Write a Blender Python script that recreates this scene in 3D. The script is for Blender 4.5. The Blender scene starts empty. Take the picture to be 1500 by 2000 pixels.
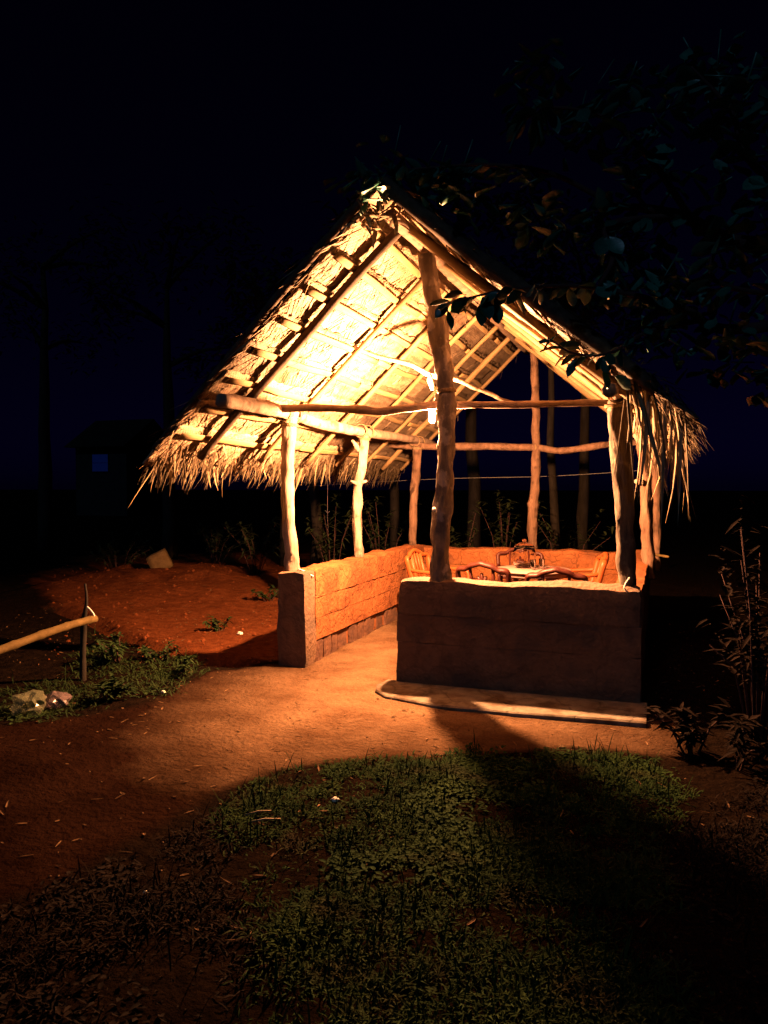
import bpy, math, random
import numpy as np
from mathutils import Vector, Matrix, noise, Quaternion

random.seed(11)
S = bpy.context.scene
COL = S.collection

# ------------------------------------------------------------------ camera
FPX = 1502.0                      # focal length in photo pixels (1500 x 2000)
YAW = math.radians(19.8)          # camera looks left of the hut's depth axis (+Y)
PITCH = math.radians(-1.9)
CAMH = 1.6
cam_d = bpy.data.cameras.new('camera'); cam = bpy.data.objects.new('camera', cam_d); COL.objects.link(cam)
cam_d.sensor_fit = 'VERTICAL'; cam_d.sensor_height = 24.0; cam_d.lens = FPX / 2000.0 * 24.0
cam_d.clip_start = 0.05; cam_d.clip_end = 800
cam.location = (0, 0, CAMH)
cam.rotation_euler = (math.radians(90) + PITCH, 0, YAW)
S.camera = cam
# ------------------------------------------------------------------ world: night sky
w = bpy.data.worlds.new('World'); S.world = w; w.use_nodes = True
nt = w.node_tree; nt.nodes.clear()
wo = nt.nodes.new('ShaderNodeOutputWorld'); bg = nt.nodes.new('ShaderNodeBackground')
sky = nt.nodes.new('ShaderNodeTexSky'); sky.sky_type = 'NISHITA'; sky.sun_disc = False
sky.sun_elevation = math.radians(42); sky.sun_rotation = math.radians(200)
bw = nt.nodes.new('ShaderNodeRGBToBW'); mx = nt.nodes.new('ShaderNodeMix'); mx.data_type = 'RGBA'; mx.blend_type = 'MULTIPLY'
mx.inputs[0].default_value = 1.0; mx.inputs[7].default_value = (0.12, 0.06, 1.0, 1)
nt.links.new(sky.outputs[0], bw.inputs[0]); nt.links.new(bw.outputs[0], mx.inputs[6])
nt.links.new(mx.outputs[2], bg.inputs[0]); bg.inputs[1].default_value = 0.0010
nt.links.new(bg.outputs[0], wo.inputs[0])
# faint blue fill light added behind the camera, no moon in view
md = bpy.data.lights.new('blue_fill', 'SUN'); md.energy = 0.22; md.angle = math.radians(0.6); md.color = (0.32, 0.58, 1.0)
blue_fill = bpy.data.objects.new('blue_fill', md); COL.objects.link(blue_fill)
blue_fill.rotation_euler = (math.radians(58), 0, math.radians(-8)); blue_fill.location = (-2, -6, 9)
# ------------------------------------------------------------------ exposure
S.view_settings.view_transform = 'Standard'; S.view_settings.look = 'None'
S.view_settings.exposure = 0.0; S.view_settings.gamma = 1.0; S.view_settings.use_curve_mapping = False
S.render.engine = 'CYCLES'
S.cycles.use_denoising = True
S.cycles.max_bounces = 6; S.cycles.diffuse_bounces = 1; S.cycles.transparent_max_bounces = 8
S.cycles.sample_clamp_indirect = 6.0
BULB_STRENGTH = 61000.0
BULB_COLOR = (1.0, 0.435, 0.175)

# ------------------------------------------------------------------ helpers
FWD_H = Vector((-math.sin(YAW), math.cos(YAW), 0)); RIGHT = Vector((math.cos(YAW), math.sin(YAW), 0))
FWD = FWD_H * math.cos(PITCH) + Vector((0, 0, math.sin(PITCH)))
UP = RIGHT.cross(FWD)
CAM = Vector((0, 0, CAMH))
def ray(px, py): return FWD + RIGHT * ((px - 750) / FPX) - UP * ((py - 1000) / FPX)
def W(px, py, d):
    r = ray(px, py); return CAM + r * (d / r.dot(FWD_H))
def G(px, py, z=0.0):
    r = ray(px, py); t = (z - CAMH) / r.z; return CAM + r * t

def n3(p, s=1.0): return noise.noise(Vector(p) * s)

class MB:
    def __init__(s): s.v = []; s.f = []
    def add(s, v, f):
        o = len(s.v); s.v += [tuple(a) for a in v]; s.f += [tuple(i + o for i in q) for q in f]; return s
    def box(s, c, d, taper=1.0):
        cx, cy, cz = c; x, y, z = d[0] / 2, d[1] / 2, d[2] / 2; v = []
        for k, t in ((-1, 1.0), (1, taper)):
            for a, b in ((-1, -1), (1, -1), (1, 1), (-1, 1)): v.append((cx + a * x * t, cy + b * y * t, cz + k * z))
        return s.add(v, [(3, 2, 1, 0), (4, 5, 6, 7), (0, 1, 5, 4), (1, 2, 6, 5), (2, 3, 7, 6), (3, 0, 4, 7)])
    def tube(s, pts, rad, n=8, flat=1.0, jit=0.0, seed=0, up=None):
        pts = [Vector(p) for p in pts]; m = len(pts)
        if not hasattr(rad, '__len__'): rad = [rad] * m
        t0 = (pts[1] - pts[0]).normalized()
        a = Vector(up) if up else (Vector((0, 0, 1)) if abs(t0.z) < 0.9 else Vector((1, 0, 0)))
        nrm = (a - t0 * a.dot(t0)).normalized(); v = []
        for i, p in enumerate(pts):
            t = (pts[min(i + 1, m - 1)] - pts[max(i - 1, 0)]).normalized()
            nrm = (nrm - t * nrm.dot(t)).normalized(); b = t.cross(nrm)
            for k in range(n):
                an = 2 * math.pi * k / n
                j = 1 + jit * n3((p.x * 3 + seed * 7.3 + math.cos(an) * 1.3, p.y * 3 + math.sin(an) * 1.3, p.z * 3), 2.0)
                v.append(p + (nrm * math.cos(an) * flat + b * math.sin(an)) * rad[i] * j)
        f = []
        for i in range(m - 1):
            for k in range(n):
                k2 = (k + 1) % n; f.append((i * n + k, i * n + k2, (i + 1) * n + k2, (i + 1) * n + k))
        f.append(tuple(range(n - 1, -1, -1))); f.append(tuple((m - 1) * n + k for k in range(n)))
        return s.add(v, f)
    def blade(s, p, d, L, wd, droop=0.0, seg=3, up=None, fold=0.25):
        """a narrow leaf: a folded strip of quads tapering to a point"""
        p = Vector(p); d = Vector(d).normalized(); u = Vector(up) if up else Vector((0, 0, 1))
        sd = d.cross(u)
        if sd.length < 1e-3: sd = Vector((1, 0, 0))
        sd.normalize(); nn = sd.cross(d); v = []; f = []
        for i in range(seg + 1):
            t = i / seg; c = p + d * L * t - Vector((0, 0, 1)) * droop * L * t * t
            ww = wd * 0.5 * (1 - t ** 2.2) * (0.55 + 0.45 * min(1, t * 3)) + 0.0004
            v += [c - sd * ww, c - nn * ww * fold * 2, c + sd * ww]
        for i in range(seg):
            a = i * 3; f += [(a, a + 1, a + 4, a + 3), (a + 1, a + 2, a + 5, a + 4)]
        return s.add(v, f)
    def mesh(s, name, mat, smooth=True):
        me = bpy.data.meshes.new(name); me.from_pydata(s.v, [], s.f)
        if smooth: me.polygons.foreach_set('use_smooth', [True] * len(me.polygons))
        if mat: me.materials.append(mat)
        me.update(); return me
    def part(s, name, mat, parent=None, smooth=True):
        """vertices are given in world space unless the root sits at the origin"""
        loc = parent.get('_w', (0, 0, 0)) if parent else (0, 0, 0)
        if parent is not None: s.v = [(a[0] - loc[0], a[1] - loc[1], a[2] - loc[2]) for a in s.v]
        o = bpy.data.objects.new(name, s.mesh(name, mat, smooth)); COL.objects.link(o)
        if parent is not None: o.parent = parent
        return o

def inst(name, me, parent, mat4):
    o = bpy.data.objects.new(name, me); COL.objects.link(o); o.parent = parent; o.matrix_local = mat4; return o
ROOTS = {}
def tag(o, label, cat, group=None):
    o['label'] = label; o['category'] = cat
    if group: o['group'] = group
    return o
def empty(name, loc, label, cat, group=None, rz=0.0):
    o = bpy.data.objects.new(name, None); COL.objects.link(o); o.location = loc; o.rotation_euler = (0, 0, rz)
    o.empty_display_size = 0.1
    return tag(o, label, cat, group)
SHARP = ('mud_layer', 'foundation_stone', 'end_pillar', 'wall')
def wp(mb, name, mat, root, smooth=True):
    """part with world coordinates under an unrotated root"""
    L = root.location; mb.v = [(a[0] - L[0], a[1] - L[1], a[2] - L[2]) for a in mb.v]
    o = bpy.data.objects.new(name, mb.mesh(name, mat, smooth)); COL.objects.link(o); o.parent = root
    if name in SHARP: o.data.set_sharp_from_angle(angle=math.radians(38))
    return o
def sub(mb, name, mat, prt, smooth=True):
    """sub-part with world coordinates under a part whose own origin is its root's"""
    L = prt.parent.location; mb.v = [(a[0] - L[0], a[1] - L[1], a[2] - L[2]) for a in mb.v]
    o = bpy.data.objects.new(name, mb.mesh(name, mat, smooth)); COL.objects.link(o); o.parent = prt
    if name in SHARP: o.data.set_sharp_from_angle(angle=math.radians(38))
    return o
def single(mb, name, mat, base, label, cat, group=None, smooth=True):
    mb.v = [(a[0] - base[0], a[1] - base[1], a[2] - base[2]) for a in mb.v]
    o = bpy.data.objects.new(name, mb.mesh(name, mat, smooth)); COL.objects.link(o); o.location = base
    return tag(o, label, cat, group)
def spline(pts, k=6):
    P = [Vector(p) for p in pts]; P = [P[0] * 2 - P[1]] + P + [P[-1] * 2 - P[-2]]; out = []
    for i in range(1, len(P) - 2):
        for j in range(k):
            t = j / k; a, b, c, d = P[i - 1:i + 3]
            out.append(0.5 * (2 * b + (c - a) * t + (2 * a - 5 * b + 4 * c - d) * t * t + (3 * b - a - 3 * c + d) * t ** 3))
    out.append(P[-2]); return out
def lerp(a, b, t): return a + (b - a) * t
def ramp(vals, n): return [float(x) for x in np.interp(np.linspace(0, 1, n), np.linspace(0, 1, len(vals)), vals)]

# ------------------------------------------------------------------ materials
def mat(name, c1, c2=None, scale=8.0, rough=0.85, bump=0.3, stretch=(1, 1, 1), detail=6.0, c3=None, bscale=None, lo=0.35, hi=0.65, spec=0.3, rnd=0.0, c3scale=0.35, c3lo=0.5, c3hi=0.62, bdist=0.01):
    m = bpy.data.materials.new(name); m.use_nodes = True; t = m.node_tree; b = t.nodes['Principled BSDF']
    b.inputs['Roughness'].default_value = rough; b.inputs['Specular IOR Level'].default_value = spec
    tc = t.nodes.new('ShaderNodeTexCoord'); mp = t.nodes.new('ShaderNodeMapping'); mp.inputs['Scale'].default_value = stretch
    t.links.new(tc.outputs['Object'], mp.inputs[0])
    no = t.nodes.new('ShaderNodeTexNoise'); no.inputs['Scale'].default_value = scale; no.inputs['Detail'].default_value = detail; no.inputs['Roughness'].default_value = 0.65
    t.links.new(mp.outputs[0], no.inputs['Vector'])
    src = None
    if c2:
        r = t.nodes.new('ShaderNodeValToRGB'); r.color_ramp.elements[0].position = lo; r.color_ramp.elements[1].position = hi
        r.color_ramp.elements[0].color = (*c1, 1); r.color_ramp.elements[1].color = (*c2, 1)
        t.links.new(no.outputs[0], r.inputs[0]); src = r.outputs[0]
        if c3:
            n2 = t.nodes.new('ShaderNodeTexNoise'); n2.inputs['Scale'].default_value = scale * c3scale; n2.inputs['Detail'].default_value = 4
            t.links.new(tc.outputs['Object'], n2.inputs['Vector'])
            r2 = t.nodes.new('ShaderNodeValToRGB'); r2.color_ramp.elements[0].position = c3lo; r2.color_ramp.elements[1].position = c3hi
            t.links.new(n2.outputs[0], r2.inputs[0])
            mm = t.nodes.new('ShaderNodeMix'); mm.data_type = 'RGBA'; mm.inputs[7].default_value = (*c3, 1)
            t.links.new(r2.outputs[0], mm.inputs[0]); t.links.new(src, mm.inputs[6]); src = mm.outputs[2]
        if rnd:
            oi = t.nodes.new('ShaderNodeObjectInfo'); mr = t.nodes.new('ShaderNodeMapRange')
            mr.inputs[3].default_value = 1 - rnd; mr.inputs[4].default_value = 1 + rnd * 0.6
            t.links.new(oi.outputs['Random'], mr.inputs[0])
            hs = t.nodes.new('ShaderNodeHueSaturation'); t.links.new(mr.outputs[0], hs.inputs['Value']); t.links.new(src, hs.inputs['Color']); src = hs.outputs[0]
        t.links.new(src, b.inputs['Base Color'])
    else:
        b.inputs['Base Color'].default_value = (*c1, 1)
    if bump:
        bu = t.nodes.new('ShaderNodeBump'); bu.inputs['Strength'].default_value = bump; bu.inputs['Distance'].default_value = bdist
        nb = no
        if bscale:
            nb = t.nodes.new('ShaderNodeTexNoise'); nb.inputs['Scale'].default_value = bscale; nb.inputs['Detail'].default_value = 5
            t.links.new(mp.outputs[0], nb.inputs['Vector'])
        t.links.new(nb.outputs[0], bu.inputs['Height']); t.links.new(bu.outputs[0], b.inputs['Normal'])
    return m

M = {}
M['bark'] = mat('pale_bark', (0.1406, 0.0962, 0.0703), (0.259, 0.1887, 0.1443), 14, stretch=(1, 1, .35), bump=.5, bscale=30, c3=(0.0888, 0.0555, 0.037), c3scale=.5, c3lo=.58, c3hi=.68, spec=.15, bdist=.025)
M['bark_dark'] = mat('mottled_bark', (0.0444, 0.0333, 0.02812), (0.111, 0.0851, 0.0703), 12, stretch=(1, 1, .4), bump=.8, bscale=24, c3=(0.1776, 0.148, 0.1332), c3scale=.55, c3lo=.56, c3hi=.62, bdist=.025)
M['pole'] = mat('weathered_pole', (.07, .042, .028), (.16, .105, .07), 16, stretch=(.6, .6, .6), bump=.5)
M['bamboo'] = mat('split_wood', (0.1835, 0.1157, 0.04771), (0.2753, 0.1817, 0.0844), 9, stretch=(3, .4, 3), bump=.25, rnd=.25)
M['rafter'] = mat('sawn_rafter', (0.1322, 0.08029, 0.03414), (0.2055, 0.1317, 0.06256), 10, stretch=(.6, 3, .6), bump=.25, rnd=.2)
M['mud'] = mat('mud_wall', (0.1698, 0.05624, 0.02025), (0.239, 0.08717, 0.03197), 7, bump=.9, bscale=26, c3=(0.1447, 0.0478, 0.01865), c3scale=.5, detail=8, bdist=.02, spec=.1)
M['mud_dark'] = mat('dark_mud_wall', (0.08917, 0.04738, 0.02717), (0.1416, 0.07699, 0.04378), 7, bump=.9, bscale=26, c3=(0.07343, 0.04443, 0.03019), c3scale=.5, detail=8, bdist=.02)  # greyer mud, darkened further in colour for the unlit outer faces
M['litter'] = mat('leaf_litter', (.05, .025, .012), (.16, .09, .045), 30, bump=0, spec=.05)
M['mud_dim'] = mat('dimmed_mud_wall', (0.1258, 0.0407, 0.01332), (0.185, 0.0666, 0.02368), 7, bump=.9, bscale=26, c3=(0.1036, 0.037, 0.0148), c3scale=.5, detail=8, bdist=.02, spec=.1)  # darkened copy of the mud; imitates light fading toward back and right walls
M['clod'] = mat('red_clod', (.07, .02, .007), (.13, .038, .013), 25, bump=.4, spec=0)
M['mudstone'] = mat('foundation_stone', (0.0518, 0.02331, 0.01554), (0.1036, 0.04662, 0.0259), 9, bump=.9, bscale=20, bdist=.02)
M['cement'] = mat('cement', (0.111, 0.0888, 0.0666), (0.185, 0.1517, 0.1147), 11, bump=.4, bscale=50, c3=(0.074, 0.0481, 0.0296), c3scale=.4, spec=.1)
M['straw'] = mat('dry_leaflet', (0.148, 0.1036, 0.0592), (0.2664, 0.1998, 0.1258), 12, stretch=(.6, 3, 3), bump=.15, rnd=.3, spec=.1)
M['straw_dark'] = mat('weathered_leaflet', (0.0518, 0.037, 0.0222), (0.1258, 0.0888, 0.0518), 12, bump=.15, rnd=.3, spec=.1)
M['brown_plastic'] = mat('brown_plastic', (.030, .007, .005), (.042, .010, .006), 20, rough=.45, bump=0, spec=.15)
M['orange_plastic'] = mat('terracotta_plastic', (0.198, 0.0425, 0.01), (0.22, 0.05, 0.0125), 20, rough=.45, bump=0, spec=.2)
M['table'] = mat('pale_plastic', (.24, .15, .125), (.28, .175, .145), 10, rough=.5, bump=0, spec=.2)
M['leaf'] = mat('green_leaf', (0.008, 0.06, 0.0441), (0.018, 0.11, 0.0735), 10, rough=.38, bump=.1, rnd=.45, spec=.5)
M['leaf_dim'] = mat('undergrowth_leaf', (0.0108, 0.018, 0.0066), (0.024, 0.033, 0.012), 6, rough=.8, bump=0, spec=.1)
M['grass'] = mat('grass', (0.00625, 0.01795, 0.00441), (0.01875, 0.0359, 0.00819), 3.5, rough=.9, bump=0, c3=(0.02009, 0.0169, 0.00756), c3scale=.8, c3lo=.54, c3hi=.70, spec=.03)
M['weed'] = mat('weed', (0.0084, 0.0196, 0.0056), (0.0196, 0.0336, 0.0084), 9, rough=.8, bump=0, spec=.08)
M['dryplant_dim'] = mat('dry_plant', (0.0048, 0.003, 0.0024), (0.0108, 0.006, 0.0042), 9, rough=.9, bump=0, spec=.03)  # dry plants, and near-black cover painted in place of foreground shadow
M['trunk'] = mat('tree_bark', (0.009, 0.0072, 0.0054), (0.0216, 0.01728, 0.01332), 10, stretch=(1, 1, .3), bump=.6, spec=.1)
M['stem'] = mat('reddish_stem', (.035, .018, .018), (.06, .03, .028), 12, bump=.3, spec=.1)
M['wire'] = mat('wire', (.09, .085, .08), bump=0, rough=.5)
M['whitewire'] = mat('white_flex', (.6, .56, .5), bump=0, rough=.5)
M['string'] = mat('white_string', (.62, .58, .5), bump=0)
M['socket'] = mat('socket', (.03, .025, .02), bump=0, rough=.4)
M['paper'] = mat('pale_litter', (.55, .50, .42), (.65, .60, .52), 20, bump=.2)
M['rail'] = mat('old_bamboo', (0.055, 0.035, 0.01125), (0.1, 0.065, 0.0225), 9, bump=.3, spec=.1)
M['bark_mid'] = mat('shaded_bark', (0.037, 0.02664, 0.02072), (0.0925, 0.0703, 0.05328), 14, stretch=(1, 1, .35), bump=.6, bscale=30, c3=(0.1554, 0.1258, 0.0962), c3scale=.5, c3lo=.56, c3hi=.66, spec=.1, bdist=.025)  # right front post, bark darkened to stand in for its shaded side
M['brown'] = mat('dimmed_bark', (0.0666, 0.03762, 0.02486), (0.1332, 0.07888, 0.05328), 14, stretch=(1, 1, .35), bump=.6, bscale=30, c3=(0.03996, 0.02306, 0.01539), c3scale=.5, c3lo=.56, c3hi=.66, spec=.1, bdist=.025)  # rear posts and tie, browned to imitate light falling off inside
M['rope'] = mat('coir_rope', (.10, .065, .035), (.20, .14, .08), 60, bump=.5, spec=.05)
M['verge'] = mat('shaded_pole', (.03, .02, .015), (.075, .05, .035), 14, bump=.6, spec=.1)  # near-black wood; unlit look of front rafter and verges put into colour
M['clay'] = mat('clay_block', (0.066, 0.04125, 0.0165), (0.099, 0.06325, 0.0275), 9, bump=.5, spec=.1)
M['wallhouse'] = mat('dark_boards', (.012, .012, .012), (.018, .018, .018), 4, bump=.2, spec=.02)
M['tile'] = mat('roof_sheet', (.012, .009, .008), (.018, .013, .011), 6, bump=.2, spec=.02)

def crack(m, sc=4.5, k=.45):
    t = m.node_tree; b = t.nodes['Principled BSDF']; L = t.links; tc = t.nodes.new('ShaderNodeTexCoord')
    no = t.nodes.new('ShaderNodeTexNoise'); no.inputs['Scale'].default_value = 6; L.new(tc.outputs['Object'], no.inputs['Vector'])
    ad = t.nodes.new('ShaderNodeVectorMath'); ad.operation = 'MULTIPLY_ADD'; ad.inputs[1].default_value = (.25, .25, .25); L.new(no.outputs['Color'], ad.inputs[0]); L.new(tc.outputs['Object'], ad.inputs[2])
    vo = t.nodes.new('ShaderNodeTexVoronoi'); vo.feature = 'DISTANCE_TO_EDGE'; vo.inputs['Scale'].default_value = sc; L.new(ad.outputs[0], vo.inputs['Vector'])
    r = t.nodes.new('ShaderNodeValToRGB'); r.color_ramp.elements[0].position = 0; r.color_ramp.elements[0].color = (1 - k, 1 - k, 1 - k, 1); r.color_ramp.elements[1].position = .035; r.color_ramp.elements[1].color = (1, 1, 1, 1); L.new(vo.outputs['Distance'], r.inputs[0])
    src = b.inputs['Base Color'].links[0].from_socket; mm = t.nodes.new('ShaderNodeMix'); mm.data_type = 'RGBA'; mm.blend_type = 'MULTIPLY'; mm.inputs[0].default_value = 1; L.new(src, mm.inputs[6]); L.new(r.outputs[0], mm.inputs[7]); L.new(mm.outputs[2], b.inputs['Base Color'])
    b2 = t.nodes.new('ShaderNodeBump'); b2.inputs['Strength'].default_value = .6; b2.inputs['Distance'].default_value = .01; L.new(r.outputs[0], b2.inputs['Height']); L.new(b.inputs['Normal'].links[0].from_socket, b2.inputs['Normal']); L.new(b2.outputs[0], b.inputs['Normal'])
for k_ in ('mud', 'mud_dim'): crack(M[k_])
crack(M['mud_dark'], 3.0, .18)
crack(M['cement'], 2.2, .35)
def glass(name, col, rough=0.05, trans=1.0, alpha=1.0):
    m = bpy.data.materials.new(name); m.use_nodes = True; b = m.node_tree.nodes['Principled BSDF']
    b.inputs['Base Color'].default_value = (*col, 1); b.inputs['Roughness'].default_value = rough
    b.inputs['Transmission Weight'].default_value = trans; b.inputs['IOR'].default_value = 1.14; b.inputs['Alpha'].default_value = alpha
    return m
M['glass'] = glass('clear_glass', (.95, .95, .95), .03)
M['bag'] = glass('clear_plastic', (.30, .31, .20), .16, .7, .7)
M['bag2'] = glass('pinkish_plastic', (.26, .19, .20), .18, .6, .75)
def emit(name, col, st):
    m = bpy.data.materials.new(name); m.use_nodes = True; t = m.node_tree; t.nodes.clear()
    o = t.nodes.new('ShaderNodeOutputMaterial'); e = t.nodes.new('ShaderNodeEmission'); e.inputs[0].default_value = (*col, 1); e.inputs[1].default_value = st
    t.links.new(e.outputs[0], o.inputs[0]); return m
M['bulb'] = emit('lit_bulb', BULB_COLOR, BULB_STRENGTH)
M['bluewin'] = emit('blue_window_light', (.03, .12, 1.0), .022)

def thatch_material(name, k):
    """woven palm leaf mat: diagonal plaits with thin dark gaps, dry streaks"""
    m = bpy.data.materials.new(name); m.use_nodes = True; t = m.node_tree; b = t.nodes['Principled BSDF']
    b.inputs['Roughness'].default_value = .8; b.inputs['Specular IOR Level'].default_value = .25
    tc = t.nodes.new('ShaderNodeTexCoord'); oi = t.nodes.new('ShaderNodeObjectInfo')
    def wave(rot, sc):
        mp = t.nodes.new('ShaderNodeMapping'); mp.inputs['Rotation'].default_value = (0, 0, rot)
        t.links.new(tc.outputs['Object'], mp.inputs[0])
        wv = t.nodes.new('ShaderNodeTexWave'); wv.inputs['Scale'].default_value = sc; wv.inputs['Distortion'].default_value = 2.5
        wv.inputs['Detail'].default_value = 2; wv.inputs['Detail Scale'].default_value = 2
        t.links.new(mp.outputs[0], wv.inputs[0]); return wv
    w1 = wave(math.radians(38), 9); w2 = wave(math.radians(-38), 9)
    mul = t.nodes.new('ShaderNodeMath'); mul.operation = 'MAXIMUM'
    t.links.new(w1.outputs['Fac'], mul.inputs[0]); t.links.new(w2.outputs['Fac'], mul.inputs[1])
    mp = t.nodes.new('ShaderNodeMapping'); mp.inputs['Scale'].default_value = (14, 2.2, 5); mp.inputs['Rotation'].default_value = (0, 0, .5)
    t.links.new(tc.outputs['Object'], mp.inputs[0])
    ad = t.nodes.new('ShaderNodeVectorMath'); ad.operation = 'ADD'; t.links.new(mp.outputs[0], ad.inputs[0])
    cm = t.nodes.new('ShaderNodeCombineXYZ'); mr = t.nodes.new('ShaderNodeMath'); mr.operation = 'MULTIPLY'; mr.inputs[1].default_value = 37
    t.links.new(oi.outputs['Random'], mr.inputs[0]); t.links.new(mr.outputs[0], cm.inputs[2]); t.links.new(cm.outputs[0], ad.inputs[1])
    no = t.nodes.new('ShaderNodeTexNoise'); no.inputs['Scale'].default_value = 1.6; no.inputs['Detail'].default_value = 7
    t.links.new(ad.outputs[0], no.inputs['Vector'])
    r = t.nodes.new('ShaderNodeValToRGB'); e = r.color_ramp.elements
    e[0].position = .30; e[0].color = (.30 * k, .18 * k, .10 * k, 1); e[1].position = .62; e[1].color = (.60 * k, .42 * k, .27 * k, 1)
    t.links.new(no.outputs[0], r.inputs[0])
    r2 = t.nodes.new('ShaderNodeValToRGB'); r2.color_ramp.elements[0].position = .0; r2.color_ramp.elements[0].color = (.45, .4, .35, 1); r2.color_ramp.elements[1].position = .22; r2.color_ramp.elements[1].color = (1, 1, 1, 1)
    t.links.new(mul.outputs[0], r2.inputs[0])
    mm = t.nodes.new('ShaderNodeMix'); mm.data_type = 'RGBA'; mm.blend_type = 'MULTIPLY'; mm.inputs[0].default_value = .8
    t.links.new(r.outputs[0], mm.inputs[6]); t.links.new(r2.outputs[0], mm.inputs[7])
    hs = t.nodes.new('ShaderNodeHueSaturation'); mr2 = t.nodes.new('ShaderNodeMapRange'); mr2.inputs[3].default_value = .82; mr2.inputs[4].default_value = 1.1
    t.links.new(oi.outputs['Random'], mr2.inputs[0]); t.links.new(mr2.outputs[0], hs.inputs['Value']); t.links.new(mm.outputs[2], hs.inputs['Color'])
    t.links.new(hs.outputs[0], b.inputs['Base Color'])
    bu = t.nodes.new('ShaderNodeBump'); bu.inputs['Strength'].default_value = .55; bu.inputs['Distance'].default_value = .006
    t.links.new(mul.outputs[0], bu.inputs['Height']); t.links.new(bu.outputs[0], b.inputs['Normal'])
    return m
M['thatch'] = thatch_material('woven_thatch', .51); M['thatch_dim'] = thatch_material('dimmed_thatch', .21)  # second thatch is a darker copy imitating light falloff toward the rear

# ------------------------------------------------------------------ ground
PATH_PX = [(610, 1240), (555, 1292), (400, 1315), (300, 1375), (150, 1405), (-250, 1450), (-250, 1850), (60, 1740), (200, 1670), (330, 1600), (470, 1525), (600, 1490), (860, 1478), (1130, 1458), (1330, 1478), (1350, 1412), (1000, 1352), (790, 1180), (700, 1180)]
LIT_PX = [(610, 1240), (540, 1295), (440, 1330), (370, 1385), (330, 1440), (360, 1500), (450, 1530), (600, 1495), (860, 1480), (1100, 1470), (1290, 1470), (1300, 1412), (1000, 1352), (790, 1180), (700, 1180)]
RED_PX = [(560, 1290), (400, 1290), (280, 1262), (190, 1216), (120, 1190), (60, 1130), (200, 1085), (420, 1080), (600, 1085), (640, 1180)]
def poly(px): return np.array([[G(*p).x, G(*p).y] for p in px])
PATH = poly(PATH_PX); LITP = poly(LIT_PX); RED = poly(RED_PX)
def sdf(P, x, y):
    x = np.asarray(x, float); y = np.asarray(y, float); dmin = np.full(x.shape, 1e9); ins = np.zeros(x.shape, bool)
    for i in range(len(P)):
        a = P[i]; b = P[(i + 1) % len(P)]; e = b - a; wx, wy = x - a[0], y - a[1]
        t = np.clip((wx * e[0] + wy * e[1]) / (e @ e), 0, 1)
        dmin = np.minimum(dmin, np.hypot(wx - e[0] * t, wy - e[1] * t))
        c = ((a[1] > y) != (b[1] > y)) & (x < (b[0] - a[0]) * (y - a[1]) / (b[1] - a[1] + 1e-12) + a[0]); ins ^= c
    return np.where(ins, dmin, -dmin)
DITCH = [G(*p) for p in ((110, 1190), (190, 1214), (280, 1258), (400, 1290), (470, 1292))]
def dist_line(L, x, y):
    d = 1e9
    for a, b in zip(L[:-1], L[1:]):
        e = b - a; t = max(0, min(1, ((x - a.x) * e.x + (y - a.y) * e.y) / (e.x ** 2 + e.y ** 2)))
        d = min(d, math.hypot(x - a.x - e.x * t, y - a.y - e.y * t))
    return d
MOUNDS = [(G(430, 1165), .16, 1.3), (G(330, 1135), .30, 2.0), (G(240, 1290), .10, .6), (G(60, 1500), .05, .8)]
def height(x, y):
    z = .022 * n3((x * .9, y * .9, 0)) + .012 * n3((x * 3.1, y * 3.1, 4)) + .009 * n3((x * 7, y * 7, 2))
    for c, h, r in MOUNDS: z += h * math.exp(-((x - c.x) ** 2 + (y - c.y) ** 2) / (r * r)) * (0.8 + .3 * n3((x * 2, y * 2, 9)))
    if y > 3 and x < -2: z -= .13 * math.exp(-(dist_line(DITCH, x, y) / .11) ** 2)
    inside = -3.3 < x < 0.05 and 5.2 < y < 10.2
    if inside: z = min(z, .012) * .5
    return z
def axis(a, b, st, far):
    m = list(np.arange(a, b + st / 2, st)); lo = []; x = st
    while x < far: lo.append(x); x *= 1.7
    return np.array([a - v for v in reversed(lo)] + m + [b + v for v in lo])
XS = axis(-9.0, 2.6, .062, 400); YS = axis(1.2, 13.5, .062, 400)
gx, gy = np.meshgrid(XS, YS); nx, ny = len(XS), len(YS)
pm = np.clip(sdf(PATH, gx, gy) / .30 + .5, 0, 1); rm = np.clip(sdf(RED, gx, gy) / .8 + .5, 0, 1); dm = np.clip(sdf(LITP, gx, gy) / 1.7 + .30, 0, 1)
gv = []
for j in range(ny):
    for i in range(nx):
        x, y = float(XS[i]), float(YS[j])
        fade = 1.0 if (-9.1 < x < 2.7 and 1.1 < y < 13.6) else 0.0
        gv.append((x, y, height(x, y) * fade))
gf = [(j * nx + i, j * nx + i + 1, (j + 1) * nx + i + 1, (j + 1) * nx + i) for j in range(ny - 1) for i in range(nx - 1)]
gm = bpy.data.meshes.new('ground'); gm.from_pydata(gv, [], gf); gm.polygons.foreach_set('use_smooth', [True] * len(gf))
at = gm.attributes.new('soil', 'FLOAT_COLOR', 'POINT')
cols = np.zeros((nx * ny, 4), np.float32); cols[:, 0] = pm.ravel(); cols[:, 1] = rm.ravel(); cols[:, 2] = dm.ravel(); cols[:, 3] = 1; at.data.foreach_set('color', cols.ravel())  # third channel marks where the path is painted as lit
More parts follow.
